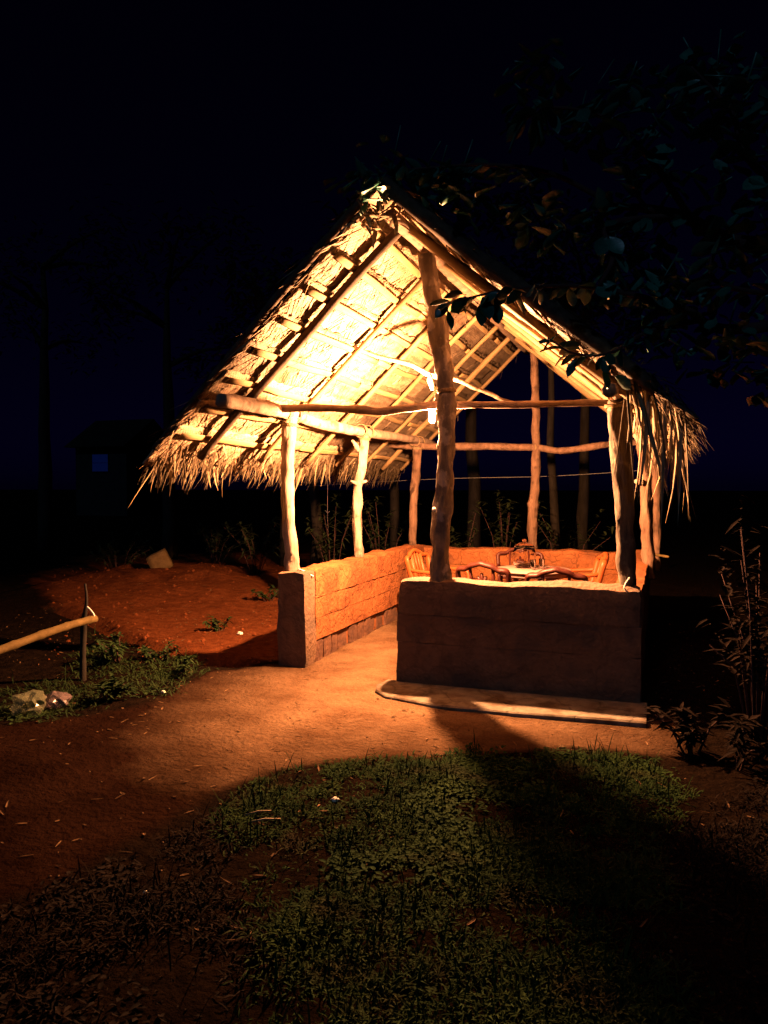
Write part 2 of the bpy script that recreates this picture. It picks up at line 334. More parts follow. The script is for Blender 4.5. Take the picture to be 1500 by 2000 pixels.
def ground_material():
    m = bpy.data.materials.new('earth'); m.use_nodes = True; t = m.node_tree; b = t.nodes['Principled BSDF']; L = t.links
    b.inputs['Roughness'].default_value = 1.0; b.inputs['Specular IOR Level'].default_value = 0.0
    tc = t.nodes.new('ShaderNodeTexCoord'); a = t.nodes.new('ShaderNodeAttribute'); a.attribute_name = 'soil'
    sp = t.nodes.new('ShaderNodeSeparateColor'); L.new(a.outputs['Color'], sp.inputs[0])
    def noi(s, d=6):
        n = t.nodes.new('ShaderNodeTexNoise'); n.inputs['Scale'].default_value = s; n.inputs['Detail'].default_value = d; n.inputs['Roughness'].default_value = .65
        L.new(tc.outputs['Object'], n.inputs['Vector']); return n
    def rampn(src, p0, c0, p1, c1):
        r = t.nodes.new('ShaderNodeValToRGB'); r.color_ramp.elements[0].position = p0; r.color_ramp.elements[0].color = (*c0, 1); r.color_ramp.elements[1].position = p1; r.color_ramp.elements[1].color = (*c1, 1)
        L.new(src, r.inputs[0]); return r.outputs[0]
    def mask(ch, amt, a0=.32, a1=.68):
        n = noi(3.0, 8); ad = t.nodes.new('ShaderNodeMath'); ad.operation = 'MULTIPLY_ADD'; ad.inputs[1].default_value = amt; ad.inputs[2].default_value = -amt / 2
        L.new(n.outputs[0], ad.inputs[0]); s = t.nodes.new('ShaderNodeMath'); s.operation = 'ADD'; s.use_clamp = True
        L.new(ad.outputs[0], s.inputs[0]); L.new(ch, s.inputs[1]); return rampn(s.outputs[0], a0, (0, 0, 0), a1, (1, 1, 1))
    def mix(f, c0, c1):
        x = t.nodes.new('ShaderNodeMix'); x.data_type = 'RGBA'; L.new(f, x.inputs[0]); L.new(c0, x.inputs[6]); L.new(c1, x.inputs[7]); return x.outputs[2]
    n1 = noi(2.2); n2 = noi(9)
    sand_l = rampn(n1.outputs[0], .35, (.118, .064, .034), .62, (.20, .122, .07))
    dim_sand = rampn(n1.outputs[0], .35, (.0075, .0032, .002), .62, (.015, .0065, .004))  # path colour darkened away from the door in place of light falloff
    sand = mix(mask(sp.outputs[2], .35, .1, .95), dim_sand, sand_l)
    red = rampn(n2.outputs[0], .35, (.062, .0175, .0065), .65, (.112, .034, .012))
    dark = rampn(n2.outputs[0], .35, (.004, .0027, .0022), .65, (.010, .006, .004))  # soil under the grass, darkened to suggest shadow at the lower left
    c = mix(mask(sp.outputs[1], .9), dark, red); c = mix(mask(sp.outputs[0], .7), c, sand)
    n3_ = noi(60, 4); gr = rampn(n3_.outputs[0], .3, (.72, .72, .72), .6, (1.08, 1.05, 1.0))
    mm = t.nodes.new('ShaderNodeMix'); mm.data_type = 'RGBA'; mm.blend_type = 'MULTIPLY'; mm.inputs[0].default_value = .8
    L.new(c, mm.inputs[6]); L.new(gr, mm.inputs[7]); L.new(mm.outputs[2], b.inputs['Base Color'])
    nb = noi(22, 8); bu = t.nodes.new('ShaderNodeBump'); bu.inputs['Strength'].default_value = .9; bu.inputs['Distance'].default_value = .045
    L.new(nb.outputs[0], bu.inputs['Height']); L.new(bu.outputs[0], b.inputs['Normal'])
    return m
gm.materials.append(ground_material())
ground = bpy.data.objects.new('ground', gm); COL.objects.link(ground); ground['kind'] = 'structure'

# ------------------------------------------------------------------ the hut
XR, ZR = -1.80, 3.50            # ridge line
SL = {-1: .96, 1: .825}          # slopes left / right
Y0, Y1 = 5.0, 11.0
SP = {-1: .298, 1: .278}          # batten spacing
UE = {-1: 2.55, 1: 2.40}          # where the thatch ends
hut = empty('thatched_hut', (-1.7, 7.9, 0), 'open thatched hut with low mud walls and rough wooden posts, lit inside', 'hut')
def roof_frame(s):
    a = math.atan(SL[s]); t = Vector((s * math.cos(a), 0, -math.sin(a))); n = Vector((s * math.sin(a), 0, math.cos(a))); return t, n
def RP(s, u, y, off=0.0):
    t, n = roof_frame(s); return Vector((XR, y, ZR)) + t * u + n * off

# mud walls: a recessed core, rounded mud layers, dark foundation stones
def mud_block(mb, x0, x1, y0, y1, z0, z1, seed, rough=.016, cell=.085, round_=.03, topwave=0.0, flat_bottom=False):
    """a lumpy rectangular lump of mud: rounded box with noise"""
    def ax(a, b): n = max(2, int(round((b - a) / cell)) + 1); return list(np.linspace(a, b, n))
    X, Y, Z = ax(x0, x1), ax(y0, y1), ax(z0, z1); idx = {}; V = []; F = []
    def vid(i, j, k):
        if (i, j, k) in idx: return idx[i, j, k]
        p = Vector((X[i], Y[j], Z[k])); c = Vector((min(max(p.x, x0 + round_), x1 - round_), min(max(p.y, y0 + round_), y1 - round_), min(max(p.z, z0 + (0 if flat_bottom else round_)), z1 - round_)))
        d = p - c
        if d.length > round_: p = c + d.normalized() * round_
        q = p * 5 + Vector((seed * 3.1, seed * 1.7, 0))
        p += Vector((n3(q), n3(q + Vector((31, 0, 0))), n3(q + Vector((0, 57, 0))) * .7)) * rough + Vector((n3(q * 3), n3(q * 3 + Vector((9, 9, 9))), 0)) * rough * .5
        if topwave and k == len(Z) - 1: p.z += topwave * n3((p.x * 2.2 + seed, p.y * 2.2, 3)) + topwave * .6 * n3((p.x * 7, p.y * 7, seed))
        idx[i, j, k] = len(V); V.append(p); return idx[i, j, k]
    a, b, c = len(X) - 1, len(Y) - 1, len(Z) - 1
    for i in range(a):
        for j in range(b):
            F.append((vid(i, j, 0), vid(i, j + 1, 0), vid(i + 1, j + 1, 0), vid(i + 1, j, 0))); F.append((vid(i, j, c), vid(i + 1, j, c), vid(i + 1, j + 1, c), vid(i, j + 1, c)))
        for k in range(c):
            F.append((vid(i, 0, k), vid(i + 1, 0, k), vid(i + 1, 0, k + 1), vid(i, 0, k + 1))); F.append((vid(i, b, k), vid(i, b, k + 1), vid(i + 1, b, k + 1), vid(i + 1, b, k)))
    for j in range(b):
        for k in range(c):
            F.append((vid(0, j, k), vid(0, j, k + 1), vid(0, j + 1, k + 1), vid(0, j + 1, k))); F.append((vid(a, j, k), vid(a, j + 1, k), vid(a, j + 1, k + 1), vid(a, j, k + 1)))
    mb.add(V, F); return mb
def wall(x0, x1, y0, y1, top, seed, cap=.012, m='mud', top_round=.03, gap=.002):
    g = .011
    core = wp(MB().box(((x0 + x1) / 2, (y0 + y1) / 2, top / 2 - .02), (x1 - x0 - .07, y1 - y0 - .07, top - .06)), 'wall', M[m], hut)
    zs = [-.03 if m == 'mud_dark' else .19, .36 if m == 'mud_dark' else .39, .585, top]
    for k in range(3):
        t = k == 2
        b_ = mud_block(MB(), x0 - (cap if t else 0) * .5, x1 + (cap if t else 0) * .5, y0 - (cap if t else 0) * .5, y1 + (cap if t else 0) * .5, zs[k] + gap, zs[k + 1] - gap if not t else top, seed + k, .008 if not t else .013, round_=.004 if not t else top_round, topwave=.03 if t else 0, flat_bottom=t)
        sub(b_, 'mud_layer', M[m], core)
    along_x = (x1 - x0) > (y1 - y0); a0, a1 = (x0, x1) if along_x else (y0, y1); p = a0
    r = random.Random(seed)
    while p < a1 - .06 and m != 'mud_dark':     # the front wall is plain mud down to the ground
        L = min(r.uniform(.16, .27), a1 - p); h = .185
        if a1 - p - L < .1: L = a1 - p
        fl = m == 'mud_dark'; q0, q1 = p + (.001 if fl else .012), p + L - (.001 if fl else .012); ins = 0 if fl else r.uniform(.0, .03)
        b = (q0, q1, y0 + ins, y1 - ins) if along_x else (x0 + ins, x1 - ins, q0, q1)
        sub(mud_block(MB(), *b, -.03, h, seed * 5 + p, .012, cell=.1, round_=.02), 'foundation_stone', M['mudstone' if m != 'mud_dark' else m], core); p += L
    return core
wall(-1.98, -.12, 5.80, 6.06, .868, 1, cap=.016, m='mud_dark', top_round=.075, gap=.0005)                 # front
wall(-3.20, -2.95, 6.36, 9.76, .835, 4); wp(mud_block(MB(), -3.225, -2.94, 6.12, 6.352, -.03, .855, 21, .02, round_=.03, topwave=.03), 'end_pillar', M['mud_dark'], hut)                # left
wall(-3.20, -.12, 9.78, 10.0, .80, 7, m='mud_dim')                  # back
wall(-.34, -.12, 6.08, 9.76, .83, 10, m='mud_dim')                  # right
# cement strip at the foot of the front wall, with a rounded end
mb = MB(); E = [G(p[0], p[1], .028) for p in ((735, 1338), (733, 1347), (752, 1358), (850, 1377), (1000, 1391), (1150, 1402), (1262, 1411))]
inner = [Vector((p.x, 5.835, .05)) for p in E]; inner[0] = Vector((E[0].x + .02, min(5.835, E[0].y + .03), .05))
v = []
for k, (p, q) in enumerate(zip(E, inner)):
    j = .004 * n3((k * 3.3, 0, 1)); v += [Vector((p.x, p.y, -.04)), Vector((p.x, p.y + j, .020)), Vector((p.x, p.y + .012 + j, .030 + j)), Vector((q.x, max(q.y, p.y + .02), .036)), Vector((q.x, max(q.y, p.y + .02), -.04))]
f = []
for k in range(len(E) - 1):
    for i in range(4): f.append((k * 5 + i, (k + 1) * 5 + i, (k + 1) * 5 + i + 1, k * 5 + i + 1))
f += [(0, 1, 2, 3, 4), tuple((len(E) - 1) * 5 + i for i in (4, 3, 2, 1, 0))]
wp(mb.add(v, f), 'plinth_strip', M['cement'], hut, smooth=False)

# posts: (pixel x, pixel y) down the post, depth, radius in pixels
def post(pts, d, rpx, m, knots=(), foot=True, seed=0):
    P = [W(x, y, dd) for (x, y), dd in zip(pts, d if hasattr(d, '__len__') else [d] * len(pts))]
    C = spline(P, 7); R = [r * (W(750, 1000, 1) - CAM).dot(FWD_H) * (p - CAM).dot(FWD_H) / FPX for r, p in zip(ramp(rpx, len(C)), C)]
    for t, a in knots:
        i = int(t * (len(C) - 1)); R[i] *= 1 + a
    mb = MB().tube(C, R, 14, jit=.5, seed=seed); return wp(mb, 'post', m, hut), C, R
def knot(mbp, p, d, L, r):
    p = Vector(p); d = Vector(d).normalized(); sub(MB().tube([p, p + d * L * .6, p + d * L], [r, r * .8, r * .5], 7, jit=.3), 'branch_stub', M['bark'], mbp)
P1, c1, r1 = post([(566, 818), (562, 900), (563, 1000), (569, 1080), (573, 1120), (574, 1150)], 7.0, [13, 12.5, 13, 13.5, 14.5, 15], M['bark'], seed=1)
P2, c2, r2 = post([(712, 850), (708, 900), (700, 950), (697, 1010), (702, 1095), (704, 1130)], 8.34, [10, 9.5, 9, 9, 8, 8], M['bark'], knots=((.38, .35),), seed=2)
knot(P2, W(699, 945, 8.3), RIGHT * -1 + Vector((0, 0, .4)), .085, .022); knot(P2, W(704, 943, 8.3), RIGHT + Vector((0, 0, .3)), .075, .022); knot(P2, W(703, 880, 8.33), RIGHT * -.7 + Vector((0, 0, .9)), .14, .032)
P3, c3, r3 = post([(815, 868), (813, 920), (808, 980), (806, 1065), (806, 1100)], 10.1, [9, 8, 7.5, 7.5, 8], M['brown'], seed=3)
P4, c4, r4 = post([(829, 485), (842, 560), (856, 650), (868, 720), (874, 800), (870, 900), (864, 1000), (860, 1080), (861, 1142), (862, 1168)], [6.28, 6.26, 6.24, 6.22, 6.2, 6.18, 6.15, 6.13, 6.11, 6.11], [15, 16, 18, 18, 15, 16, 17, 17, 18, 24], M['bark_dark'], seed=4)
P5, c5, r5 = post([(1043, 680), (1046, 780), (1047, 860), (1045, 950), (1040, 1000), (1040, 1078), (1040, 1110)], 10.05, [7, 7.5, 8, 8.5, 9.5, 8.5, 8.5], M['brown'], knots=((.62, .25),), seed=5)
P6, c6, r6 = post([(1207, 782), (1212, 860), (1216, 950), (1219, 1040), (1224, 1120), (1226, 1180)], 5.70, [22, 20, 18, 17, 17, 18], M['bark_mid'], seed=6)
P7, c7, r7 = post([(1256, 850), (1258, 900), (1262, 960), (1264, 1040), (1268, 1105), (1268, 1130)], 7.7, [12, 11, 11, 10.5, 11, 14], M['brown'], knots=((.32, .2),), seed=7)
knot(P7, W(1256, 868, 7.68), RIGHT * -1 + Vector((0, 0, 1.1)), .14, .036); knot(P7, W(1255, 943, 7.66), RIGHT * -1 + Vector((0, 0, .2)), .08, .04)
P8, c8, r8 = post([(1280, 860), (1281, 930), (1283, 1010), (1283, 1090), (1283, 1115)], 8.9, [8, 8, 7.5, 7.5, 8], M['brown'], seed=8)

# beams
def beam(name, pts, rad, m, n=9, seed=0, jit=.3, k=6):
    C = spline(pts, k); return wp(MB().tube(C, ramp(rad, len(C)), n, jit=jit, seed=seed), name, m, hut)
def on(c, r, dz=0): return Vector((c[0].x, c[0].y, c[0].z + dz))
left_plate = beam('wall_plate', [Vector((-3.06, 4.95, 2.235)), Vector((-3.07, 5.6, 2.25)), on(c1, r1, .045), on(c1, r1, .02) + Vector((0, .7, -.015)), on(c2, r2, .03), on(c3, r3, .06), on(c3, r3, .05) + Vector((0, .75, 0))], [.05, .06, .06, .055, .055, .045, .04], M['bark'], seed=11)
right_plate = beam('wall_plate', [Vector((-.31, 5.0, 2.20)), on(c6, r6, .05), on(c7, r7, .05), on(c8, r8, .05), Vector((-.15, 10.7, 2.2))], [.045, .05, .05, .045, .04], M['bark'], seed=12)
tie = beam('tie_beam', [W(505, 800, 6.72), W(600, 797, 6.6), W(700, 800, 6.5), W(745, 804, 6.45), W(800, 797, 6.4), W(868, 791, 6.36), W(1000, 791, 6.18), W(1100, 788, 6.0), W(1215, 786, 5.8)], [.034, .032, .034, .036, .032, .03, .026, .026, .026], M['pole'], seed=13)
back_tie = beam('tie_beam', [W(700, 862, 10.15), W(815, 872, 10.15), W(930, 872, 10.1), W(1045, 874, 10.06), W(1100, 880, 9.9), W(1190, 868, 9.6), W(1285, 862, 9.2)], [.05, .05, .048, .045, .045, .04, .035], M['brown'], seed=14)
brace = beam('crooked_brace', [W(690, 678, 6.9), W(740, 697, 6.95), W(800, 712, 7.0), W(840, 732, 7.05), W(890, 741, 7.2), W(925, 757, 7.5), W(960, 770, 7.9), W(990, 784, 8.3), W(1050, 795, 9.95)], [.018, .019, .021, .024, .021, .02, .02, .02, .02], M['bark'], seed=15)
sub(MB().tube([W(838, 728, 7.05), W(840, 745, 7.03), W(845, 762, 7.02)], [.03, .028, .014], 7, jit=.4), 'branch_stub', M['bark'], brace)
ridge = beam('ridge_pole', [Vector((XR, 5.05, ZR + .0)), Vector((XR, 7, ZR + .02)), Vector((XR + .01, 9, ZR - .01)), Vector((XR, 10.95, ZR))], [.05, .05, .048, .045], M['pole'], seed=16)
# rafters and battens
RY = [5.45, 6.45, 7.4, 8.25, 9.05, 9.8, 10.6]
for s in (-1, 1):
    LEN = {-1: 2.42, 1: 2.30}[s]; rr = random.Random(5 + s)
    t, n = roof_frame(s)
    for i, y in enumerate(RY):
        yj = [y + rr.uniform(-.03, .03) for _ in range(5)]
        pts = [RP(s, -.03 + (LEN + .03) * k / 4, yj[k], .02 + rr.uniform(-.012, .012)) for k in range(5)]
        r = .045 if i in (0, 5) else .033
        C = spline(pts, 4)
        if i == 0 and s == 1: r = .05
        wp(MB().tube(C, ramp([r, r * 1.05, r, r * .95, r * .9], len(C)), 8, jit=.25, seed=i + 40 * s, flat=.75, up=n), 'rafter', M['verge'] if (i == 0 and s == -1) else M['rafter'], hut)
    for k in range(8):
        u = .17 + SP[s] * k; y = Y0 + .03; seg = 0
        while y < Y1 - .2:                       # battens of split wood, lapped end to end
            L = min(rr.uniform(1.9, 2.6), Y1 - .05 - y)
            if Y1 - y - L < .7: L = Y1 - .05 - y
            o = .062 + .004 * (seg % 2)
            pts = [RP(s, u + rr.uniform(-.012, .012), y + L * q / 5, o + rr.uniform(-.003, .003)) for q in range(6)]
            wp(MB().tube(spline(pts, 2), [.030] * 11, 8, flat=.22, jit=.2, seed=k * 7 + seg, up=n), 'batten', M['bamboo'], hut); y += L + .004; seg += 1

wp(MB().tube(spline([RP(1, -.08, 4.93, .12), RP(1, .8, 4.95, .10), RP(1, 1.6, 4.93, .12), RP(1, 2.2, 4.95, .11)], 6), ramp([.05, .055, .05, .04], 19), 9, jit=.3), 'added_verge_pole', M['verge'], hut)  # added pole, a dark band in place of the unlit thatch edge
wp(MB().tube(spline([RP(-1, -.05, 4.95, .13), RP(-1, .8, 4.93, .14), RP(-1, 1.7, 4.95, .13), RP(-1, 2.45, 4.96, .12)], 6), ramp([.030, .034, .03, .026], 19), 8, jit=.3), 'added_verge_pole', M['verge'], hut)  # added thin pole that draws the shaded outer edge of the thatch
# woven palm mats, overlapping like shingles
def mat_mesh(seed, wd, ln, mk='thatch'):
    r = random.Random(seed); mb = MB(); nu, nv = 7, 15; th = .012; V = []
    def zz(u, v): return .010 * n3((u * 9, v * 4, seed * 2.7)) + .006 * n3((u * 22, v * 13, seed))
    for side in (0, 1):
        for i in range(nu):
            for j in range(nv):
                u = ln * i / (nu - 1); v = wd * (j / (nv - 1) - .5)
                du = (r.uniform(-.018, .018) if i in (0, nu - 1) else 0) ; dv = (r.uniform(-.014, .014) if j in (0, nv - 1) else 0)
                V.append((u + du, v + dv, zz(u, v) + (th if side else 0)))
    F = []; o = nu * nv
    for i in range(nu - 1):
        for j in range(nv - 1):
            a = i * nv + j; F.append((a, a + 1, a + nv + 1, a + nv)); F.append((o + a, o + a + nv, o + a + nv + 1, o + a + 1))
    for j in range(nv - 1):
        F.append((j, o + j, o + j + 1, j + 1)); a = (nu - 1) * nv + j; F.append((a, a + 1, o + a + 1, o + a))
    for i in range(nu - 1):
        a = i * nv; F.append((a, a + nv, o + a + nv, o + a)); a = i * nv + nv - 1; F.append((a, o + a, o + a + nv, a + nv))
    mb.add(V, F)
    for q in range(16):                            # frayed leaflet tips: lower edge, upper edge and a few hanging inside
        v = r.uniform(-.48, .48) * wd
        mb.blade((ln - .02, v, .004), (1, r.uniform(-.6, .6), r.uniform(-.1, .12)), r.uniform(.05, .14), r.uniform(.012, .022), up=(0, 0, 1))
    for q in range(7):
        v = r.uniform(-.48, .48) * wd
        mb.blade((r.uniform(-.01, .04), v, -.004), (r.uniform(.3, 1), r.uniform(-.8, .8), r.uniform(-.35, -.02)), r.uniform(.05, .16), r.uniform(.005, .012), up=(0, 0, 1))
    for q in range(34):                            # leaflets plaited across the underside
        sg = 1 if q % 2 else -1; v = r.uniform(-.46, .46) * wd; u = r.uniform(-.01, ln * .6)
        mb.blade((u, v, zz(u, v) - .004), (1, sg * r.uniform(.35, .9), r.uniform(-.03, .0)), r.uniform(.14, .30), r.uniform(.014, .026), up=(0, 0, -1), fold=.12)
    return mb.mesh('thatch_mat', M[mk], smooth=True)
MW = (Y1 - Y0) / 7
MATS = [mat_mesh(i + 1, MW + .07, .44) for i in range(8)]; DIM_MATS = [mat_mesh(i + 20, MW + .07, .44, 'thatch_dim') for i in range(5)]
for s in (-1, 1):
    t, n = roof_frame(s); rr = random.Random(77 + s)
    for k in range(8):
        off = (MW * .5 if k % 2 else 0.0)
        ys = [Y0 + MW * (c + .5) - off for c in range(8 if k % 2 else 7)]
        for y in ys:
            wdt = 1.0; yc = y
            if y - MW / 2 < Y0 - .05: yc = Y0 + MW * .25; wdt = .55
            if y + MW / 2 > Y1 + .05: yc = Y1 - MW * .25; wdt = .55
            lift = .050; tilt = math.atan2(.017, .33) + rr.uniform(-.012, .012)
            base = RP(s, .10 + SP[s] * k + rr.uniform(-.02, .02), yc + rr.uniform(-.02, .02), .082 + rr.uniform(0, .006))
            tt = (t * math.cos(tilt) + n * math.sin(tilt)).normalized(); yy = Vector((0, 1, 0)) * (1 if s > 0 else -1)
            nn = tt.cross(yy).normalized()
            if nn.dot(n) < 0: yy = -yy; nn = -nn
            m4 = Matrix(((tt.x, yy.x * wdt, nn.x, base.x), (tt.y, yy.y * wdt, nn.y, base.y), (tt.z, yy.z * wdt, nn.z, base.z), (0, 0, 0, 1)))
            o = bpy.data.objects.new('thatch_mat', rr.choice(DIM_MATS if rr.random() < (.9 if s > 0 or yc > 7.9 else .07) else MATS)); COL.objects.link(o); o.parent = hut  # darker mats on the right slope and toward the dimmer rear
            m4.translation -= hut.location
            o.matrix_local = m4 @ Matrix.Rotation(rr.uniform(-.02, .02), 4, 'Z')
# ridge cap: folded mats over the ridge
rr = random.Random(3)
for c in range(7):
    mb = MB(); V = []; y0 = Y0 - .06 + MW * c; y1 = y0 + MW + .1; na, nb = 9, 9
    for i in range(na):
        for j in range(nb):
            u = -.34 + .68 * i / (na - 1); y = lerp(y0, y1, j / (nb - 1)); sd = -1 if u < 0 else 1
            sm = math.sqrt(u * u + .05 ** 2) - .05
            z = ZR + .155 + .006 * (c % 2) - SL[sd] * sm * .72 + .015 * n3((u * 6, y * 4, c))
            V.append((XR + u, y + .03 * n3((u * 9, c, j)), z))
    F = [(i * nb + j, i * nb + j + 1, (i + 1) * nb + j + 1, (i + 1) * nb + j) for i in range(na - 1) for j in range(nb - 1)]
    mb.add(V, F)
    for q in range(40):
        sd = rr.choice((-1, 1)); y = rr.uniform(y0, y1)
        mb.blade((XR + sd * .31, y, ZR + .16 - SL[sd] * .2), (sd, rr.uniform(-.5, .5), -SL[sd] * 1.0 + rr.uniform(-.1, .35)), rr.uniform(.1, .26), .02)
    wp(mb, 'ridge_cap', M['thatch'], hut)
# tuft of dry leaves at the front of the ridge
mb = MB()
for q in range(46):
    p = W(rr.uniform(715, 790), rr.uniform(398, 452), rr.uniform(5.2, 5.45)); a = rr.uniform(0, 6.28)
    mb.blade(p, (math.cos(a) * .9, -.5 + rr.uniform(-.3, .4), math.sin(a) * .8), rr.uniform(.06, .17), rr.uniform(.025, .05), seg=3, droop=.2)
wp(mb, 'ridge_tuft', M['straw'], hut)

# leaflet fringe along eaves and verges: single leaflets as parts
LEAF_M = []
for i in range(6):
    r = random.Random(i); L = 1.0
    LEAF_M.append(MB().blade((0, 0, 0), (1, 0, 0), 1.0, .06 + .018 * (i % 3), droop=r.uniform(.0, .25), seg=4).mesh('leaflet', M['straw'] if i % 3 else M['straw_dark']))
def leaflet(p, d, L, wscale=1.0, roll=0.0, r=random):
    d = Vector(d).normalized(); q = d.to_track_quat('X', 'Z')
    m4 = Matrix.Translation(Vector(p) - hut.location) @ q.to_matrix().to_4x4() @ Matrix.Rotation(roll, 4, 'X') @ Matrix.Diagonal((L, L * wscale, L, 1))
    o = bpy.data.objects.new('leaflet', r.choice(LEAF_M)); COL.objects.link(o); o.parent = hut; o.matrix_local = m4
rr = random.Random(21)
for q in range(150):                               # left eave, near part: criss-crossing tips
    y = Y0 + (rr.random() ** 1.25) * 4.4
    p = RP(-1, UE[-1] + rr.uniform(-.26, .0), y, rr.uniform(.06, .17)); t, n = roof_frame(-1)
    sgn = rr.choice((-1, 1)); d = t * rr.uniform(.5, 1) + Vector((0, sgn * rr.uniform(.15, .95), 0)) + Vector((0, 0, -rr.uniform(.15, .9)))
    leaflet(p, d, rr.uniform(.16, .36), 1.1, rr.uniform(-1, 1), rr)
for q in range(95):                                # right eave at the front corner: long hanging strands
    y = Y0 - .05 + (rr.random() ** 1.6) * 1.6
    p = RP(1, UE[1] + rr.uniform(-.45, .02), y, rr.uniform(.06, .18))
    leaflet(p, (rr.uniform(-.12, .32), rr.uniform(-.2, .15), -1), rr.uniform(.25, .8), .5, rr.uniform(-1.5, 1.5), rr)
for q in range(46):                                # verges at the front gable
    s = rr.choice((-1, -1, 1)); u = rr.uniform(.1, 2.2); t, n = roof_frame(s)
    p = RP(s, u, Y0 + rr.uniform(-.02, .06), rr.uniform(.09, .19))
    leaflet(p, t * rr.uniform(.3, 1) + Vector((0, -rr.uniform(.1, .6), 0)) + n * rr.uniform(-.2, .35), rr.uniform(.12, .38), .6, rr.uniform(-1, 1), rr)
for (x, y, x2, y2) in ((600, 535, 500, 585), (530, 630, 470, 690), (480, 680, 405, 770), (300, 915, 245, 990), (420, 760, 400, 775), (620, 540, 560, 600), (355, 880, 300, 950)):   # stray strands
    a = W(x, y, 5.75); b = W(x2, y2, 5.7); leaflet(a, b - a, (b - a).length, .35, 0, rr)
mb = MB()                                          # the rest of the eave fringe, not to be told apart
for s in (-1, 1):
    t, n = roof_frame(s)
    for q in range(1100):
        y = rr.uniform(Y0, Y1); p = RP(s, UE[s] + rr.uniform(-.22, .08), y, rr.uniform(.05, .17))
        mb.blade(p, t * rr.uniform(.4, 1) + Vector((0, rr.uniform(-.5, .5), -rr.uniform(.1, 1.1))), rr.uniform(.08, .24), rr.uniform(.008, .018), seg=2)
for q in range(900):                               # ragged leaf ends on the verges
    s = rr.choice((-1, 1)); t, n = roof_frame(s); u = rr.uniform(0, UE[s] - .1)
    mb.blade(RP(s, u, Y0 + rr.uniform(-.05, .1), rr.uniform(.09, .19)), t * rr.uniform(.2, 1) + Vector((0, -rr.uniform(0, .7), 0)) + n * rr.uniform(-.25, .15), rr.uniform(.05, .16), rr.uniform(.012, .026), seg=2)
o = wp(mb, 'leaf_fringe', M['straw_dark'], hut); o['kind'] = 'stuff'

# ------------------------------------------------------------------ light bulb on its flex
BP = W(844, 806, 6.66)
bulb = empty('light_bulb', BP, 'glowing light bulb hanging on a flex behind the tall front post', 'light bulb')
prof = [(.0, -.092), (.012, -.089), (.022, -.078), (.027, -.058), (.027, -.02), (.025, .004), (.018, .018), (.0135, .026)]
mb = MB(); n = 14; V = []
for r_, z_ in prof:
    for k in range(n): V.append((BP.x + max(r_, .0005) * math.cos(6.2832 * k / n), BP.y + max(r_, .0005) * math.sin(6.2832 * k / n), BP.z + z_))
F = [(i * n + k, i * n + (k + 1) % n, (i + 1) * n + (k + 1) % n, (i + 1) * n + k) for i in range(len(prof) - 1) for k in range(n)]
wp(mb.add(V, F), 'glass_bulb', M['bulb'], bulb)
wp(MB().tube([BP + Vector((0, 0, .027)), BP + Vector((0, 0, .05)), BP + Vector((0, 0, .078))], [.017, .019, .011], 10), 'socket', M['socket'], bulb)
wp(MB().tube(spline([BP + Vector((0, 0, .07)), W(849, 772, 6.72), W(846, 745, 6.92), W(838, 727, 7.06)], 5), .005, 6), 'flex', M['whitewire'], bulb)
# white string tied round the tall post
c = W(846, 990, 6.14)
mb = MB(); ring = [W(865, 990, 6.16) + Vector((math.cos(a) * .073, math.sin(a) * .073, .004 * math.sin(3 * a))) for a in np.linspace(0, 6.2832, 17)]
mb.tube(ring, .003, 5)
single(mb, 'tied_string', M['rope'], W(865, 990, 6.16), 'short white string knotted round the tall front post', 'string')
o = bpy.data.objects['tied_string']
kn = MB().tube([W(848, 992, 6.09), W(846, 999, 6.08)], [.012, .008], 6).tube([W(849, 992, 6.09), W(852, 1000, 6.07)], [.010, .006], 6)
kn.v = [(a[0] - o.location[0], a[1] - o.location[1], a[2] - o.location[2]) for a in kn.v]
k_ = bpy.data.objects.new('knot', kn.mesh('knot', M['string'])); COL.objects.link(k_); k_.parent = o

